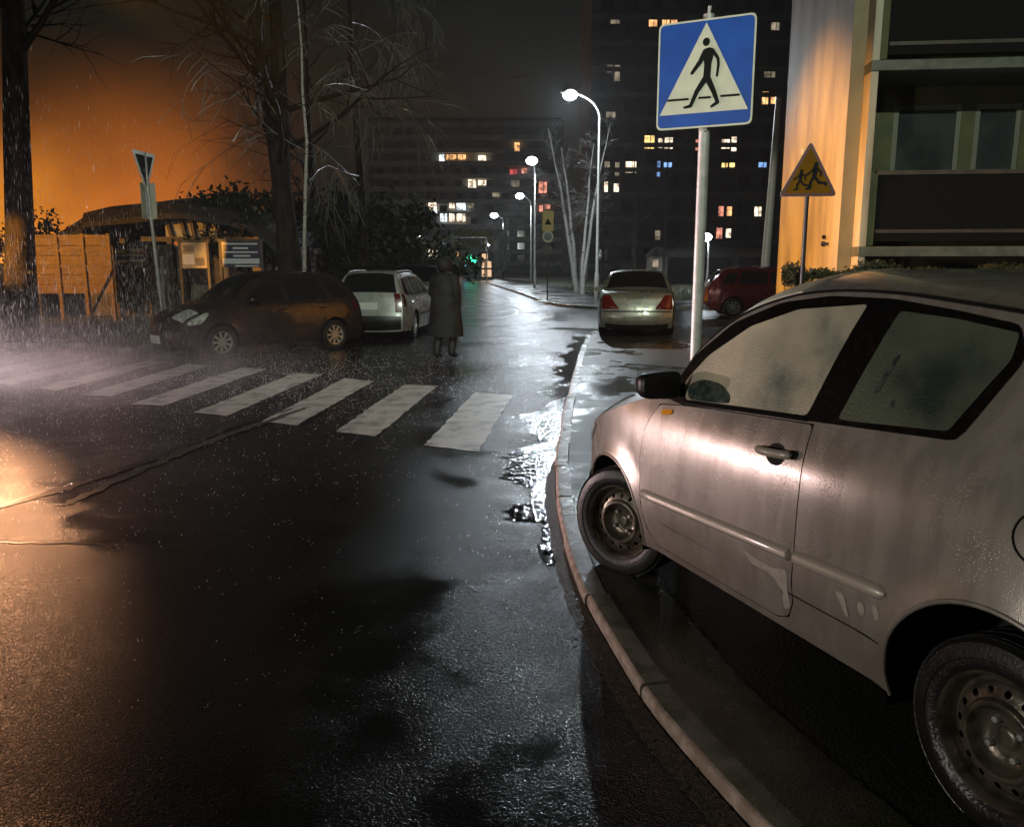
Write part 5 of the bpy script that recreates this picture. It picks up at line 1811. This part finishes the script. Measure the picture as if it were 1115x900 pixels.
def pavilion():
    Y = 25.0
    base = (-10.6, Y, 0.08)
    root = thing('pavilion', 'low dark timber pavilion with a shallow hipped roof, left of the forked tree', 'pavilion', base)
    X = Matrix(((1, 0, 0, 0), (0, 0, -1, 0), (0, 1, 0, 0), (0, 0, 0, 1)))
    MB().box((0.0, 3.2, 1.05), (7.4, 5.0, 2.2)).build('wall', M['plaster'], root, smooth=False)
    z = lambda px, py: at(px, py, Y).z - 0.08
    x = lambda px: at(px, 250, Y).x + 10.6
    # curved roof as a lofted shell
    prof = catmull([(x(22), z(30, 262)), (x(60), z(60, 248)), (x(95), z(95, 228)), (x(100), z(97, 222)), (x(150), z(150, 217)), (x(195), z(195, 212)), (x(235), z(235, 217)), (x(275), z(275, 226)), (x(303), z(303, 248))], 5)
    n = len(prof)
    mb = MB()
    ys = [(-0.4, -0.55), (-0.2, -0.25), (1.2, 0.0), (4.5, 0.0), (6.2, -0.6)]
    vs = []
    for (yy, dz) in ys:
        vs += [(px_, yy, pz + dz) for px_, pz in prof]
    vs += [(px_, ys[-1][0], pz + ys[-1][1] - 0.18) for px_, pz in prof] + [(px_, ys[0][0], pz + ys[0][1] - 0.16) for px_, pz in prof]
    m = len(ys) + 2
    fs = []
    for i in range(m):
        j = (i + 1) % m
        fs += [(i * n + k, i * n + k + 1, j * n + k + 1, j * n + k) for k in range(n - 1)]
    fs += [tuple(i * n for i in range(m)), tuple(i * n + n - 1 for i in range(m))]
    mb.add(vs, fs)
    mb.build('roof', M['rooffelt'], root, ang=30)
    # gable lattice under the raised roof: panes between slanting timbers
    MB().box((x(225), 0.62, z(225, 240)), (x(285) - x(178), 0.1, 1.0)).build('gable_panel', M['boardcream'], root, smooth=False)
    for (a, b, c, d) in ((195, 258, 188, 222), (205, 258, 200, 222), (215, 258, 222, 222), (228, 258, 238, 224), (250, 256, 262, 228), (180, 258, 172, 228)):
        MB().tube([(x(a), 0.5, z(a, b)), (x(c), 0.5, z(c, d))], 0.075, 6).build('brace', M['darkwood'], root)
    MB().box((x(222), 0.42, z(222, 260)), (x(300) - x(150), 0.2, 0.14)).build('beam', M['darkwood'], root, smooth=False)
    for px_ in (128, 180, 192, 232, 288):
        MB().box((x(px_), 0.3, 1.2), (0.16, 0.16, 2.3)).build('post', M['darkwood'], root, smooth=False)
    # lit-by-lamp boards are things of their own
    def board(label, px0, px1, py0, py1, Yb, mat, bars, name='notice_board'):
        p0, p1 = at(px0, py0, Yb), at(px1, py1, Yb)
        w, h = p1.x - p0.x, p0.z - p1.z
        r = thing(name, label, 'notice board', ((p0.x + p1.x) / 2, Yb, 0.08))
        zc = (p0.z + p1.z) / 2 - 0.08
        pn = MB().box((0, 0, zc), (w, 0.05, h)).build('panel', mat, r, smooth=False)
        for s_ in (-1, 1):
            MB().box((s_ * (w / 2 + 0.04), 0.0, (zc + h / 2) / 2), (0.07, 0.07, zc + h / 2 + 0.06)).build('post', M['darkwood'], r, smooth=False)
        MB().box((0, 0.0, zc + h / 2 + 0.04), (w + 0.2, 0.1, 0.06)).build('top_rail', M['darkwood'], r, smooth=False)
        for (fa, fb, f0_, f1_, mt) in bars:
            MB().box((-w / 2 + w * (fa + fb) / 2, -0.03, zc + h / 2 - h * (f0_ + f1_) / 2), (w * (fb - fa), 0.012, h * (f1_ - f0_))).build('printed_strip', mt, pn, smooth=False)
    board('dark blue notice board with pale printed lines beside the forked tree', 241, 284, 263, 291, 24.0, M['boardblue'],
          [(0.05, 0.95, 0.06, 0.12, M['boardwhite']), (0.3, 0.7, 0.22, 0.29, M['boardwhite']), (0.05, 0.95, 0.38, 0.44, M['boardwhite']), (0.3, 0.75, 0.52, 0.59, M['boardwhite']), (0.02, 0.98, 0.66, 0.86, M['boardwhite']), (0.35, 0.95, 0.92, 0.97, M['boardwhite'])])
    board('cream notice board with pasted papers in the middle of the pavilion', 197, 226, 264, 292, 24.0, M['boardcream'],
          [(0.05, 0.5, 0.45, 0.85, M['boardwhite']), (0.55, 0.95, 0.1, 0.5, M['boardcream']), (0.1, 0.5, 0.1, 0.35, M['plaster']), (0.55, 0.9, 0.6, 0.9, M['plaster'])])
    board('brown lined notice board right of the lit plank fence', 126, 160, 268, 292, 24.2, M['darkwood'],
          [(0.05, 0.95, 0.1, 0.2, M['boardcream']), (0.05, 0.95, 0.35, 0.45, M['boardcream']), (0.05, 0.95, 0.6, 0.7, M['boardcream'])])


pavilion()


def plank_fence():
    Y = 23.0
    x0, x1 = at(36, 290, Y).x, at(121, 290, Y).x
    root = thing('plank_fence', 'pale plank screen of three framed panels lit orange, below the pavilion roof', 'fence', ((x0 + x1) / 2, Y, 0.08))
    w = x1 - x0
    zt = at(80, 257, Y).z - 0.08
    zb = at(80, 290, Y).z - 0.08
    for i in range(3):
        xa = -w / 2 + w * i / 3
        pn = MB()
        for k in range(6):
            pn.box((xa + w / 6, 0, zb - 0.75 + (zt - zb + 0.75) * (k + .5) / 6), (w / 3 - 0.10, 0.03, (zt - zb + 0.75) / 6 - 0.015))
        pn.build('plank_panel', M['wood'], root, smooth=False)
        for zz in (zt, (zt + zb) / 2 + 0.02, zb):
            MB().box((xa + w / 6, -0.035, zz), (w / 3 - 0.11, 0.04, 0.07)).build('rail', M['wood'], root, smooth=False)
    for i in range(4):
        MB().box((-w / 2 + w * i / 3, -0.02, zt / 2 + 0.02), (0.09, 0.09, zt + 0.1)).build('post', M['wood'], root, smooth=False)
    q = at(88, 332, 20.5)
    q2 = at(93, 292, 20.5)
    r = thing('leaning_plank', 'single pale plank leaning against the lit fence', 'plank', (q.x, 20.6, 0.08))
    MB().tube([(0, 0, 0), (q2.x - q.x, 1.6, q2.z + 0.1)], 0.05, 4).build('plank', M['wood'], r, smooth=False)
    # dark boundary fence running left of it
    r3 = thing('board_fence', 'dark board fence behind the left tree trunk', 'fence', (at(5, 300, 24).x - 6.5, 24.0, 0.08))
    MB().box((0, 0, 0.85), (15, 0.05, 1.5)).build('panel', M['darkwood'], r3, smooth=False)
    for i in range(8):
        MB().box((-7 + 2 * i, -0.07, 0.9), (0.1, 0.08, 1.8)).build('post', M['darkwood'], r3, smooth=False)


plank_fence()


def street_end():
    Y = 80
    p0, p1 = at(493, 259, Y), at(530, 305, Y)
    root = thing('steel_gantry', 'thin pale steel frame over the far end of the road', 'gantry', ((p0.x + p1.x) / 2, Y, 0.0))
    w = p1.x - p0.x
    for s_ in (-1, 1):
        MB().tube([(s_ * w / 2, 0, -0.05), (s_ * w / 2, 0, p0.z)], 0.07, 8).build('post', M['galv'], root)
    MB().tube([(-w / 2 - 0.07, 0, p0.z), (w / 2 + 0.07, 0, p0.z)], 0.07, 8).build('crossbar', M['galv'], root)
    Y = 94
    q = at(512, 283, Y)
    r = thing('lit_sign', 'green glowing shop sign with a blue strip at the end of the road', 'shop sign', (q.x, Y, 0.08))
    m_g = emit('green neon', (0.05, 1.0, 0.45), 2.2)
    m_b = emit('blue neon', (0.2, 0.65, 1.0), 1.8)
    m_o = emit('lit shop front', (1.0, 0.62, 0.36), 0.8)
    s_ = Y / FPX
    zc = q.z - 0.08
    MB().box((0.2 * 1.0, 0.1, 1.9), (2.2, 0.15, 3.6)).build('cabinet', M['darkmetal'], r, smooth=False)
    MB().box((0.1, -0.02, zc + .1), (12 * s_, 0.08, 4 * s_)).box((0.0, -0.02, zc + .42), (4 * s_, 0.079, 2 * s_)).box((0.4, -0.02, zc - .22), (5 * s_, 0.079, 2.2 * s_)).build('green_cross', m_g, r, smooth=False)
    MB().box((-0.55, -0.03, zc - 0.5), (3.4 * s_, 0.08, 7 * s_)).build('blue_strip', m_b, r, smooth=False)
    q = at(528, 290, 96)
    r = thing('lit_kiosk', 'small kiosk with warm lit panels beside the green sign', 'kiosk', (q.x, 96, 0.08))
    MB().box((0, 1, 1.6), (1.9, 2, 3.3)).build('wall', M['tower'], r, smooth=False)
    for (dx, dz) in ((-0.4, 0.75), (0.42, 0.75), (-0.4, 1.75), (0.42, 1.75), (0.0, 2.65)):
        MB().box((dx, -0.03, dz), (0.66, 0.05, 0.8 if dz < 2 else 0.6)).build('lit_panel', m_o, r, smooth=False)


street_end()


# ------------------------------------------------------------------ person
def person():
    p = at(486, 389, 14.4)
    me = bpy.data.meshes.new('person')
    J = {'pel': (0, 0, 0.95, .15), 'spi': (0.0, 0.02, 1.15, .165), 'che': (0, 0.03, 1.36, .16), 'nec': (0, 0.03, 1.50, .065), 'hea': (0, 0.0, 1.58, .085), 'top': (0, 0.0, 1.70, .08),
         'shl': (-.17, .03, 1.42, .07), 'ell': (-.24, .06, 1.14, .055), 'wrl': (-.22, -.04, .92, .04), 'hal': (-.21, -.07, .85, .04), 'shr': (.17, .03, 1.42, .07), 'elr': (.24, .02, 1.14, .055), 'wrr': (.2, -.10, .98, .04), 'har': (.18, -.14, .94, .04),
         'hil': (-.10, 0, .90, .105), 'knl': (-.11, -.10, .50, .085), 'anl': (-.11, .03, .09, .068), 'tol': (-.12, -.15, .05, .06), 'hir': (.10, 0, .90, .105), 'knr': (.11, .02, .50, .085), 'anr': (.11, .18, .09, .068), 'tor': (.12, .02, .05, .06)}
    names = list(J)
    E_ = [('pel', 'spi'), ('spi', 'che'), ('che', 'nec'), ('nec', 'hea'), ('hea', 'top'), ('che', 'shl'), ('shl', 'ell'), ('ell', 'wrl'), ('wrl', 'hal'), ('che', 'shr'), ('shr', 'elr'), ('elr', 'wrr'), ('wrr', 'har'), ('pel', 'hil'), ('hil', 'knl'), ('knl', 'anl'), ('anl', 'tol'), ('pel', 'hir'), ('hir', 'knr'), ('knr', 'anr'), ('anr', 'tor')]
    me.from_pydata([J[n][:3] for n in names], [(names.index(a), names.index(b)) for a, b in E_], [])
    o = bpy.data.objects.new('person', me)
    COL.objects.link(o)
    m = o.modifiers.new('skin', 'SKIN')
    sk = me.skin_vertices[0].data
    for i, n in enumerate(names):
        sk[i].radius = (J[n][3], J[n][3])
    sk[0].use_root = True
    s2 = o.modifiers.new('sub', 'SUBSURF')
    s2.levels = s2.render_levels = 2
    dg = bpy.context.evaluated_depsgraph_get()
    nm = bpy.data.meshes.new_from_object(o.evaluated_get(dg))
    o.modifiers.clear()
    o.data = nm
    nm.materials.clear()
    nm.materials.append(M['trousers'])
    nm.materials.append(M['skin'])
    for f in nm.polygons:
        f.use_smooth = True
        c = f.center
        f.material_index = 1 if (c.z > 1.5 or (abs(c.x) > 0.13 and 0.78 < c.z < 0.95 and c.y < -.02)) else 0
    o.location = (p.x, 14.4, 0.0)
    o.rotation_euler = (0, 0, R(160))
    tag(o, 'person in a dark grey hooded raincoat walking beside the black off-roader', 'person')
    # raincoat: flared shell from neck to knees with sleeves, and a hood
    c = MB()
    rings = [(0.40, .325, .27), (0.6, .31, .255), (0.8, .285, .23), (1.0, .26, .205), (1.2, .25, .20), (1.36, .235, .19), (1.45, .19, .15), (1.50, .11, .10)]
    vs = []
    n = 24
    for (z, a, b) in rings:
        for k in range(n):
            t = 2 * math.pi * k / n
            rip = 1 + 0.05 * math.sin(5 * t + z * 3) * max(0, 1.1 - z)
            vs.append((a * rip * math.cos(t), 0.02 + b * rip * math.sin(t), z))
    fs = []
    for i in range(len(rings) - 1):
        fs += [(i * n + k, i * n + (k + 1) % n, (i + 1) * n + (k + 1) % n, (i + 1) * n + k) for k in range(n)]
    c.add(vs, fs)
    for s_ in ('l', 'r'):
        c.tube([J['sh' + s_][:3], J['el' + s_][:3], J['wr' + s_][:3]], [0.095, 0.08, 0.062], 12)
    c.build('raincoat', M['coat'], o, ang=70)
    h = MB()
    vs, fs = [], []
    for i in range(9):
        ph = R(-50 + 140 * i / 8)
        for k in range(17):
            th = R(-150 + 300 * k / 16) + math.pi / 2
            r_ = 0.135
            vs.append((r_ * math.cos(ph) * math.cos(th), 0.01 + r_ * math.cos(ph) * math.sin(th) * 1.1, 1.62 + 0.16 * math.sin(ph)))
    for i in range(8):
        fs += [(i * 17 + k, i * 17 + k + 1, (i + 1) * 17 + k + 1, (i + 1) * 17 + k) for k in range(16)]
    h.add(vs, fs)
    ho = h.build('hood', M['coat'], o, ang=80)
    sm = ho.modifiers.new('thick', 'SOLIDIFY')
    sm.thickness = 0.012


person()


def litter():
    rnd = random.Random(14)
    vs, fs = [], []
    near = [q for q in KP if 1.0 < q[1] < 12 and q[0] < 2]
    for _ in range(420):
        if rnd.random() < 0.75:
            i = rnd.randrange(1, len(near) - 1)
            n_ = norm2(near, i)
            d_ = -abs(rnd.gauss(0.03, 0.10)) - 0.01
            x, y = near[i][0] + n_.x * d_ + rnd.gauss(0, .05), near[i][1] + rnd.gauss(0, .12)
            if x > near[i][0] - 0.01:
                x = near[i][0] - 0.02
            z = 0.026
        else:
            x, y, z = rnd.uniform(-2.4, 0.2), rnd.uniform(1.8, 7), 0.006
        a = rnd.uniform(0, 6.28)
        l_ = rnd.uniform(0.006, 0.018)
        w_ = l_ * rnd.uniform(0.15, 0.5)
        u, v = Vector((math.cos(a), math.sin(a), rnd.uniform(-.2, .3))), Vector((-math.sin(a), math.cos(a), rnd.uniform(-.2, .2)))
        c = Vector((x, y, z))
        o_ = len(vs)
        vs += [c - u * l_, c + v * w_, c + u * l_, c - v * w_]
        fs.append((o_, o_ + 1, o_ + 2, o_ + 3))
    o_ = MB().add(vs, fs).build('leaves', M['litter'], smooth=False)
    tag(o_, 'bits of leaf and twig washed along the near kerb', 'leaf litter', kind='stuff')


litter()

# ------------------------------------------------------------------ rain and splashes
def rain():
    rnd = random.Random(77)
    vs, fs = [], []

    def drop(x, y, z, r, l_):
        o_ = len(vs)
        vs.extend([(x - r, y, z), (x, y - r, z), (x + r, y, z), (x, y + r, z), (x, y, z + l_), (x, y, z - l_)])
        fs.extend([(o_ + a, o_ + b, o_ + 4) for a, b in ((0, 1), (1, 2), (2, 3), (3, 0))])
        fs.extend([(o_ + b, o_ + a, o_ + 5) for a, b in ((0, 1), (1, 2), (2, 3), (3, 0))])
    # splashes: little crowns of droplets on the road
    for _ in range(9500):
        t = rnd.random()
        if t < 0.72:
            x, y = rnd.gauss(-5.2, 2.8), rnd.gauss(11.3, 2.4)
        else:
            x, y = rnd.uniform(-6, 0.4), rnd.uniform(2.2, 9)
            if rnd.random() < 0.8:
                continue
        if y < 2 or x > 0.2:
            continue
        hgt = abs(rnd.gauss(0, 0.06))
        for k in range(rnd.randint(1, 4)):
            r = rnd.uniform(0.0012, 0.0036) * (0.55 + y / 18)
            drop(x + rnd.gauss(0, .03), y + rnd.gauss(0, .03), 0.006 + abs(rnd.gauss(0, 0.03)) + hgt * rnd.random(), r, r * rnd.uniform(0.9, 1.6))
    # falling drops in the light from the left
    for _ in range(80000):
        y = rnd.uniform(9, 18.5)
        x = rnd.uniform(-14, -2.5)
        z = abs(rnd.gauss(0, 0.9)) if rnd.random() < 0.75 else rnd.uniform(0, 4)
        if rnd.random() < (x + 11) / 6:
            continue
        r = rnd.uniform(0.0011, 0.0021)
        drop(x, y, z + 0.08, r, rnd.uniform(0.025, 0.075))
    o_ = MB().add(vs, fs).build('rain', M['rain'], smooth=False)
    tag(o_, 'rain drops and splashes over the crossing at the left', 'rain', kind='stuff')


rain()

# ------------------------------------------------------------------ air
def haze_box(name, lo, hi, dens, col, label):
    mb = MB().box([(a + b) / 2 for a, b in zip(lo, hi)], [b - a for a, b in zip(lo, hi)])
    m = bpy.data.materials.new(name + ' air')
    m.use_nodes = True
    nt = m.node_tree
    nt.nodes.clear()
    out = nt.nodes.new('ShaderNodeOutputMaterial')
    pv = nt.nodes.new('ShaderNodeVolumePrincipled')
    pv.inputs['Color'].default_value = (*col, 1)
    pv.inputs['Density'].default_value = dens
    pv.inputs['Anisotropy'].default_value = 0.3
    nt.links.new(pv.outputs['Volume'], out.inputs['Volume'])
    o_ = mb.build(name, m, smooth=False)
    tag(o_, label, 'haze', kind='stuff')
    return o_


haze_box('haze', (-160, -70, -1.05), (160, 270, 52), 0.0007, (0.9, 0.92, 0.95), 'thin rainy haze in the night air')

def spray():
    """low spray thrown up by heavy rain over the crossing"""
    lo, hi = (-15.0, 7.6, 0.01), (-2.0, 15.6, 1.2)
    mb = MB().box([(a + b) / 2 for a, b in zip(lo, hi)], [b - a for a, b in zip(lo, hi)])
    m = bpy.data.materials.new('spray')
    m.use_nodes = True
    nt = m.node_tree
    nt.nodes.clear()
    out = nt.nodes.new('ShaderNodeOutputMaterial')
    pv = nt.nodes.new('ShaderNodeVolumePrincipled')
    pv.inputs['Color'].default_value = (0.92, 0.9, 0.92, 1)
    pv.inputs['Anisotropy'].default_value = 0.2
    tc = nt.nodes.new('ShaderNodeTexCoord')
    sp = nt.nodes.new('ShaderNodeSeparateXYZ')
    nt.links.new(tc.outputs['Generated'], sp.inputs[0])
    no = nt.nodes.new('ShaderNodeTexNoise')
    no.inputs['Scale'].default_value = 0.9
    no.inputs['Detail'].default_value = 4
    nt.links.new(tc.outputs['Object'], no.inputs['Vector'])

    def mr(sock, a, b, c, d):
        r = nt.nodes.new('ShaderNodeMapRange')
        r.interpolation_type = 'SMOOTHSTEP'
        for k, v in (('From Min', a), ('From Max', b), ('To Min', c), ('To Max', d)):
            r.inputs[k].default_value = v
        nt.links.new(sock, r.inputs['Value'])
        return r.outputs['Result']
    fac = [mr(no.outputs['Fac'], 0.38, 0.72, 0.15, 1.0), mr(sp.outputs['Z'], 0.0, 1.0, 1.0, 0.0), mr(sp.outputs['Z'], 0.0, 0.45, 1.0, 0.25), mr(sp.outputs['X'], 0.45, 1.0, 1.0, 0.0), mr(sp.outputs['Y'], 0.0, 0.45, 0.0, 1.0), mr(sp.outputs['Y'], 0.7, 1.0, 1.0, 0.0), mr(sp.outputs['X'], 0.0, 0.1, 0.0, 1.0)]
    v = fac[0]
    for q in fac[1:]:
        n = nt.nodes.new('ShaderNodeMath')
        n.operation = 'MULTIPLY'
        nt.links.new(v, n.inputs[0])
        nt.links.new(q, n.inputs[1])
        v = n.outputs[0]
    n = nt.nodes.new('ShaderNodeMath')
    n.operation = 'MULTIPLY'
    n.inputs[1].default_value = 0.65
    nt.links.new(v, n.inputs[0])
    nt.links.new(n.outputs[0], pv.inputs['Density'])
    nt.links.new(pv.outputs['Volume'], out.inputs['Volume'])
    o_ = mb.build('mist', m, smooth=False)
    tag(o_, 'pale spray of heavy rain hanging low over the left of the crossing', 'mist', kind='stuff')


spray()

# ------------------------------------------------------------------ lights
def spot(name, loc, tgt, power, col, size, blend, soft=0.1):
    ld = bpy.data.lights.new(name, 'SPOT')
    ld.energy = power
    ld.color = col
    ld.spot_size = R(size)
    ld.spot_blend = blend
    ld.shadow_soft_size = soft
    o_ = bpy.data.objects.new(name, ld)
    o_.location = loc
    o_.rotation_euler = (Vector(tgt) - Vector(loc)).to_track_quat('-Z', 'Y').to_euler()
    COL.objects.link(o_)
    return o_


def point(name, loc, power, col, soft=0.15):
    ld = bpy.data.lights.new(name, 'POINT')
    ld.energy = power
    ld.color = col
    ld.shadow_soft_size = soft
    o_ = bpy.data.objects.new(name, ld)
    o_.location = loc
    COL.objects.link(o_)
    return o_


# sodium street lamp beyond the left edge of the frame, shining down on the road
spot('sodium_lamp', (-10.5, 15.0, 5.5), (-5.1, 5.15, 0.0), 7500, (1.0, 0.46, 0.22), 19.5, 0.85, 0.2)
# low sodium lamp that lights the plank screen; the trunk gets an added spot
spot('sodium_lamp_low', (-17.0, 14.0, 3.2), (-12.4, 23.0, 1.6), 3000, (1.0, 0.42, 0.05), 27, 0.5, 0.1)
spot('trunk_spot', (-13.6, 12.0, 2.4), (-10.5, 18.0, 1.9), 8000, (1.0, 0.40, 0.05), 15, 0.6, 0.1)
# added orange spot for the end wall, standing in for the sodium lamp
spot('wall_spot', (-7.0, 12.6, 6.0), (5.3, 15.0, 1.9), 10500, (1.0, 0.40, 0.02), 34, 0.7, 0.12)
# headlamps of a car coming from the side street on the left
for dx in (-0.55, 0.55):
    spot('headlamp', (-15.0, 11.5 + dx, 0.72), (0.6, 8.75 + dx, 0.35), 13000, (1.0, 0.74, 0.74), 37, 0.8, 0.06)
# added fill lights and spots without a known lamp
point('car_fill', (-8.0, -1.0, 1.6), 800, (1.0, 0.93, 0.83), 0.2)  # added low fill for the near car's side and the kerb
spot('sign_spot', (-4.5, -6.0, 1.6), (1.2, 5.5, 2.75), 450, (1.0, 0.98, 0.86), 5.5, 0.4, 0.08)  # added narrow beam that brightens the crossing sign
spot('post_spot', (-7.0, 5.0, 8.0), (8.0, 27.5, 2.5), 4200, (0.95, 0.98, 0.95), 13, 0.6, 0.1)  # added spot for the pale post and the red car
spot('rear_fill', (1.5, -18.0, 14.0), (1.5, 20.0, 4.3), 12500, (0.88, 1.0, 0.82), 34, 0.45, 0.2)  # added fill from behind the camera for crossing, cars and balconies

# ------------------------------------------------------------------ sky
w = bpy.data.worlds.new('World')
sc.world = w
w.use_nodes = True
nt = w.node_tree
bg = nt.nodes['Background']
tc = nt.nodes.new('ShaderNodeTexCoord')
sep = nt.nodes.new('ShaderNodeSeparateXYZ')
nt.links.new(tc.outputs['Generated'], sep.inputs[0])


def wm(op, a, b=None, c=None):
    n = nt.nodes.new('ShaderNodeMath')
    n.operation = op
    for i, s_ in enumerate((a, b, c)):
        if s_ is None:
            continue
        if isinstance(s_, (int, float)):
            n.inputs[i].default_value = s_
        else:
            nt.links.new(s_, n.inputs[i])
    return n.outputs[0]


def wr_(s_, a, b, lo, hi):
    r = nt.nodes.new('ShaderNodeMapRange')
    r.interpolation_type = 'SMOOTHSTEP'
    for k, v in (('From Min', a), ('From Max', b), ('To Min', lo), ('To Max', hi)):
        r.inputs[k].default_value = v
    nt.links.new(s_, r.inputs['Value'])
    return r.outputs['Result']


az = wm('ARCTAN2', sep.outputs['X'], sep.outputs['Y'])          # 0 ahead, negative to the left
el = sep.outputs['Z']
n1 = nt.nodes.new('ShaderNodeTexNoise')
n1.inputs['Scale'].default_value = 4.0
n1.inputs['Detail'].default_value = 5
nt.links.new(tc.outputs['Generated'], n1.inputs['Vector'])
cl = wr_(n1.outputs['Fac'], 0.32, 0.68, 0.3, 1.6)
side = wm('MULTIPLY', wr_(az, R(-24), R(-11.5), 1.0, 0.0), wr_(az, R(-75), R(-45), 0.0, 1.0))
low = wr_(el, -0.03, 0.25, 1.0, 0.0)
core = wm('MULTIPLY', wr_(az, R(-38), R(-24.5), 1.0, 0.0), wr_(el, 0.0, 0.17, 1.0, 0.0))
g1 = wm('MULTIPLY', wm('MULTIPLY', side, low), cl)
g2 = wm('MULTIPLY', wm('MULTIPLY', core, side), cl)
c1 = nt.nodes.new('ShaderNodeMix')
c1.data_type = 'RGBA'
c1.blend_type = 'ADD'
c1.inputs['A'].default_value = (0.0040, 0.0060, 0.0050, 1)
c1.inputs['B'].default_value = (0.50, 0.125, 0.011, 1)
nt.links.new(g1, c1.inputs['Factor'])
c2 = nt.nodes.new('ShaderNodeMix')
c2.data_type = 'RGBA'
c2.blend_type = 'ADD'
c2.inputs['B'].default_value = (1.3, 0.50, 0.02, 1)
nt.links.new(c1.outputs['Result'], c2.inputs['A'])
nt.links.new(g2, c2.inputs['Factor'])
nt.links.new(c2.outputs['Result'], bg.inputs['Color'])
bg.inputs['Strength'].default_value = 1.0

# ------------------------------------------------------------------ camera and render settings
cam = bpy.data.cameras.new('camera')
cam.sensor_width = 36
cam.sensor_fit = 'HORIZONTAL'
cam.lens = FPX / 1115 * 36
cam.clip_start = 0.05
cam.clip_end = 1000
co = bpy.data.objects.new('camera', cam)
co.location = (0, 0, H_CAM)
co.rotation_euler = (math.pi / 2 - PITCH, 0, 0)
COL.objects.link(co)
sc.camera = co

sc.render.engine = 'CYCLES'
sc.cycles.use_denoising = True
sc.cycles.max_bounces = 5
sc.cycles.diffuse_bounces = 2
sc.cycles.glossy_bounces = 3
sc.cycles.transmission_bounces = 2
sc.cycles.volume_bounces = 0
sc.cycles.volume_step_rate = 1.0
sc.cycles.volume_max_steps = 64
sc.cycles.sample_clamp_indirect = 3.0
sc.cycles.caustics_reflective = False
sc.cycles.caustics_refractive = False
sc.view_settings.view_transform = 'Standard'
sc.view_settings.look = 'None'
sc.view_settings.exposure = 0.2
sc.view_settings.gamma = 1
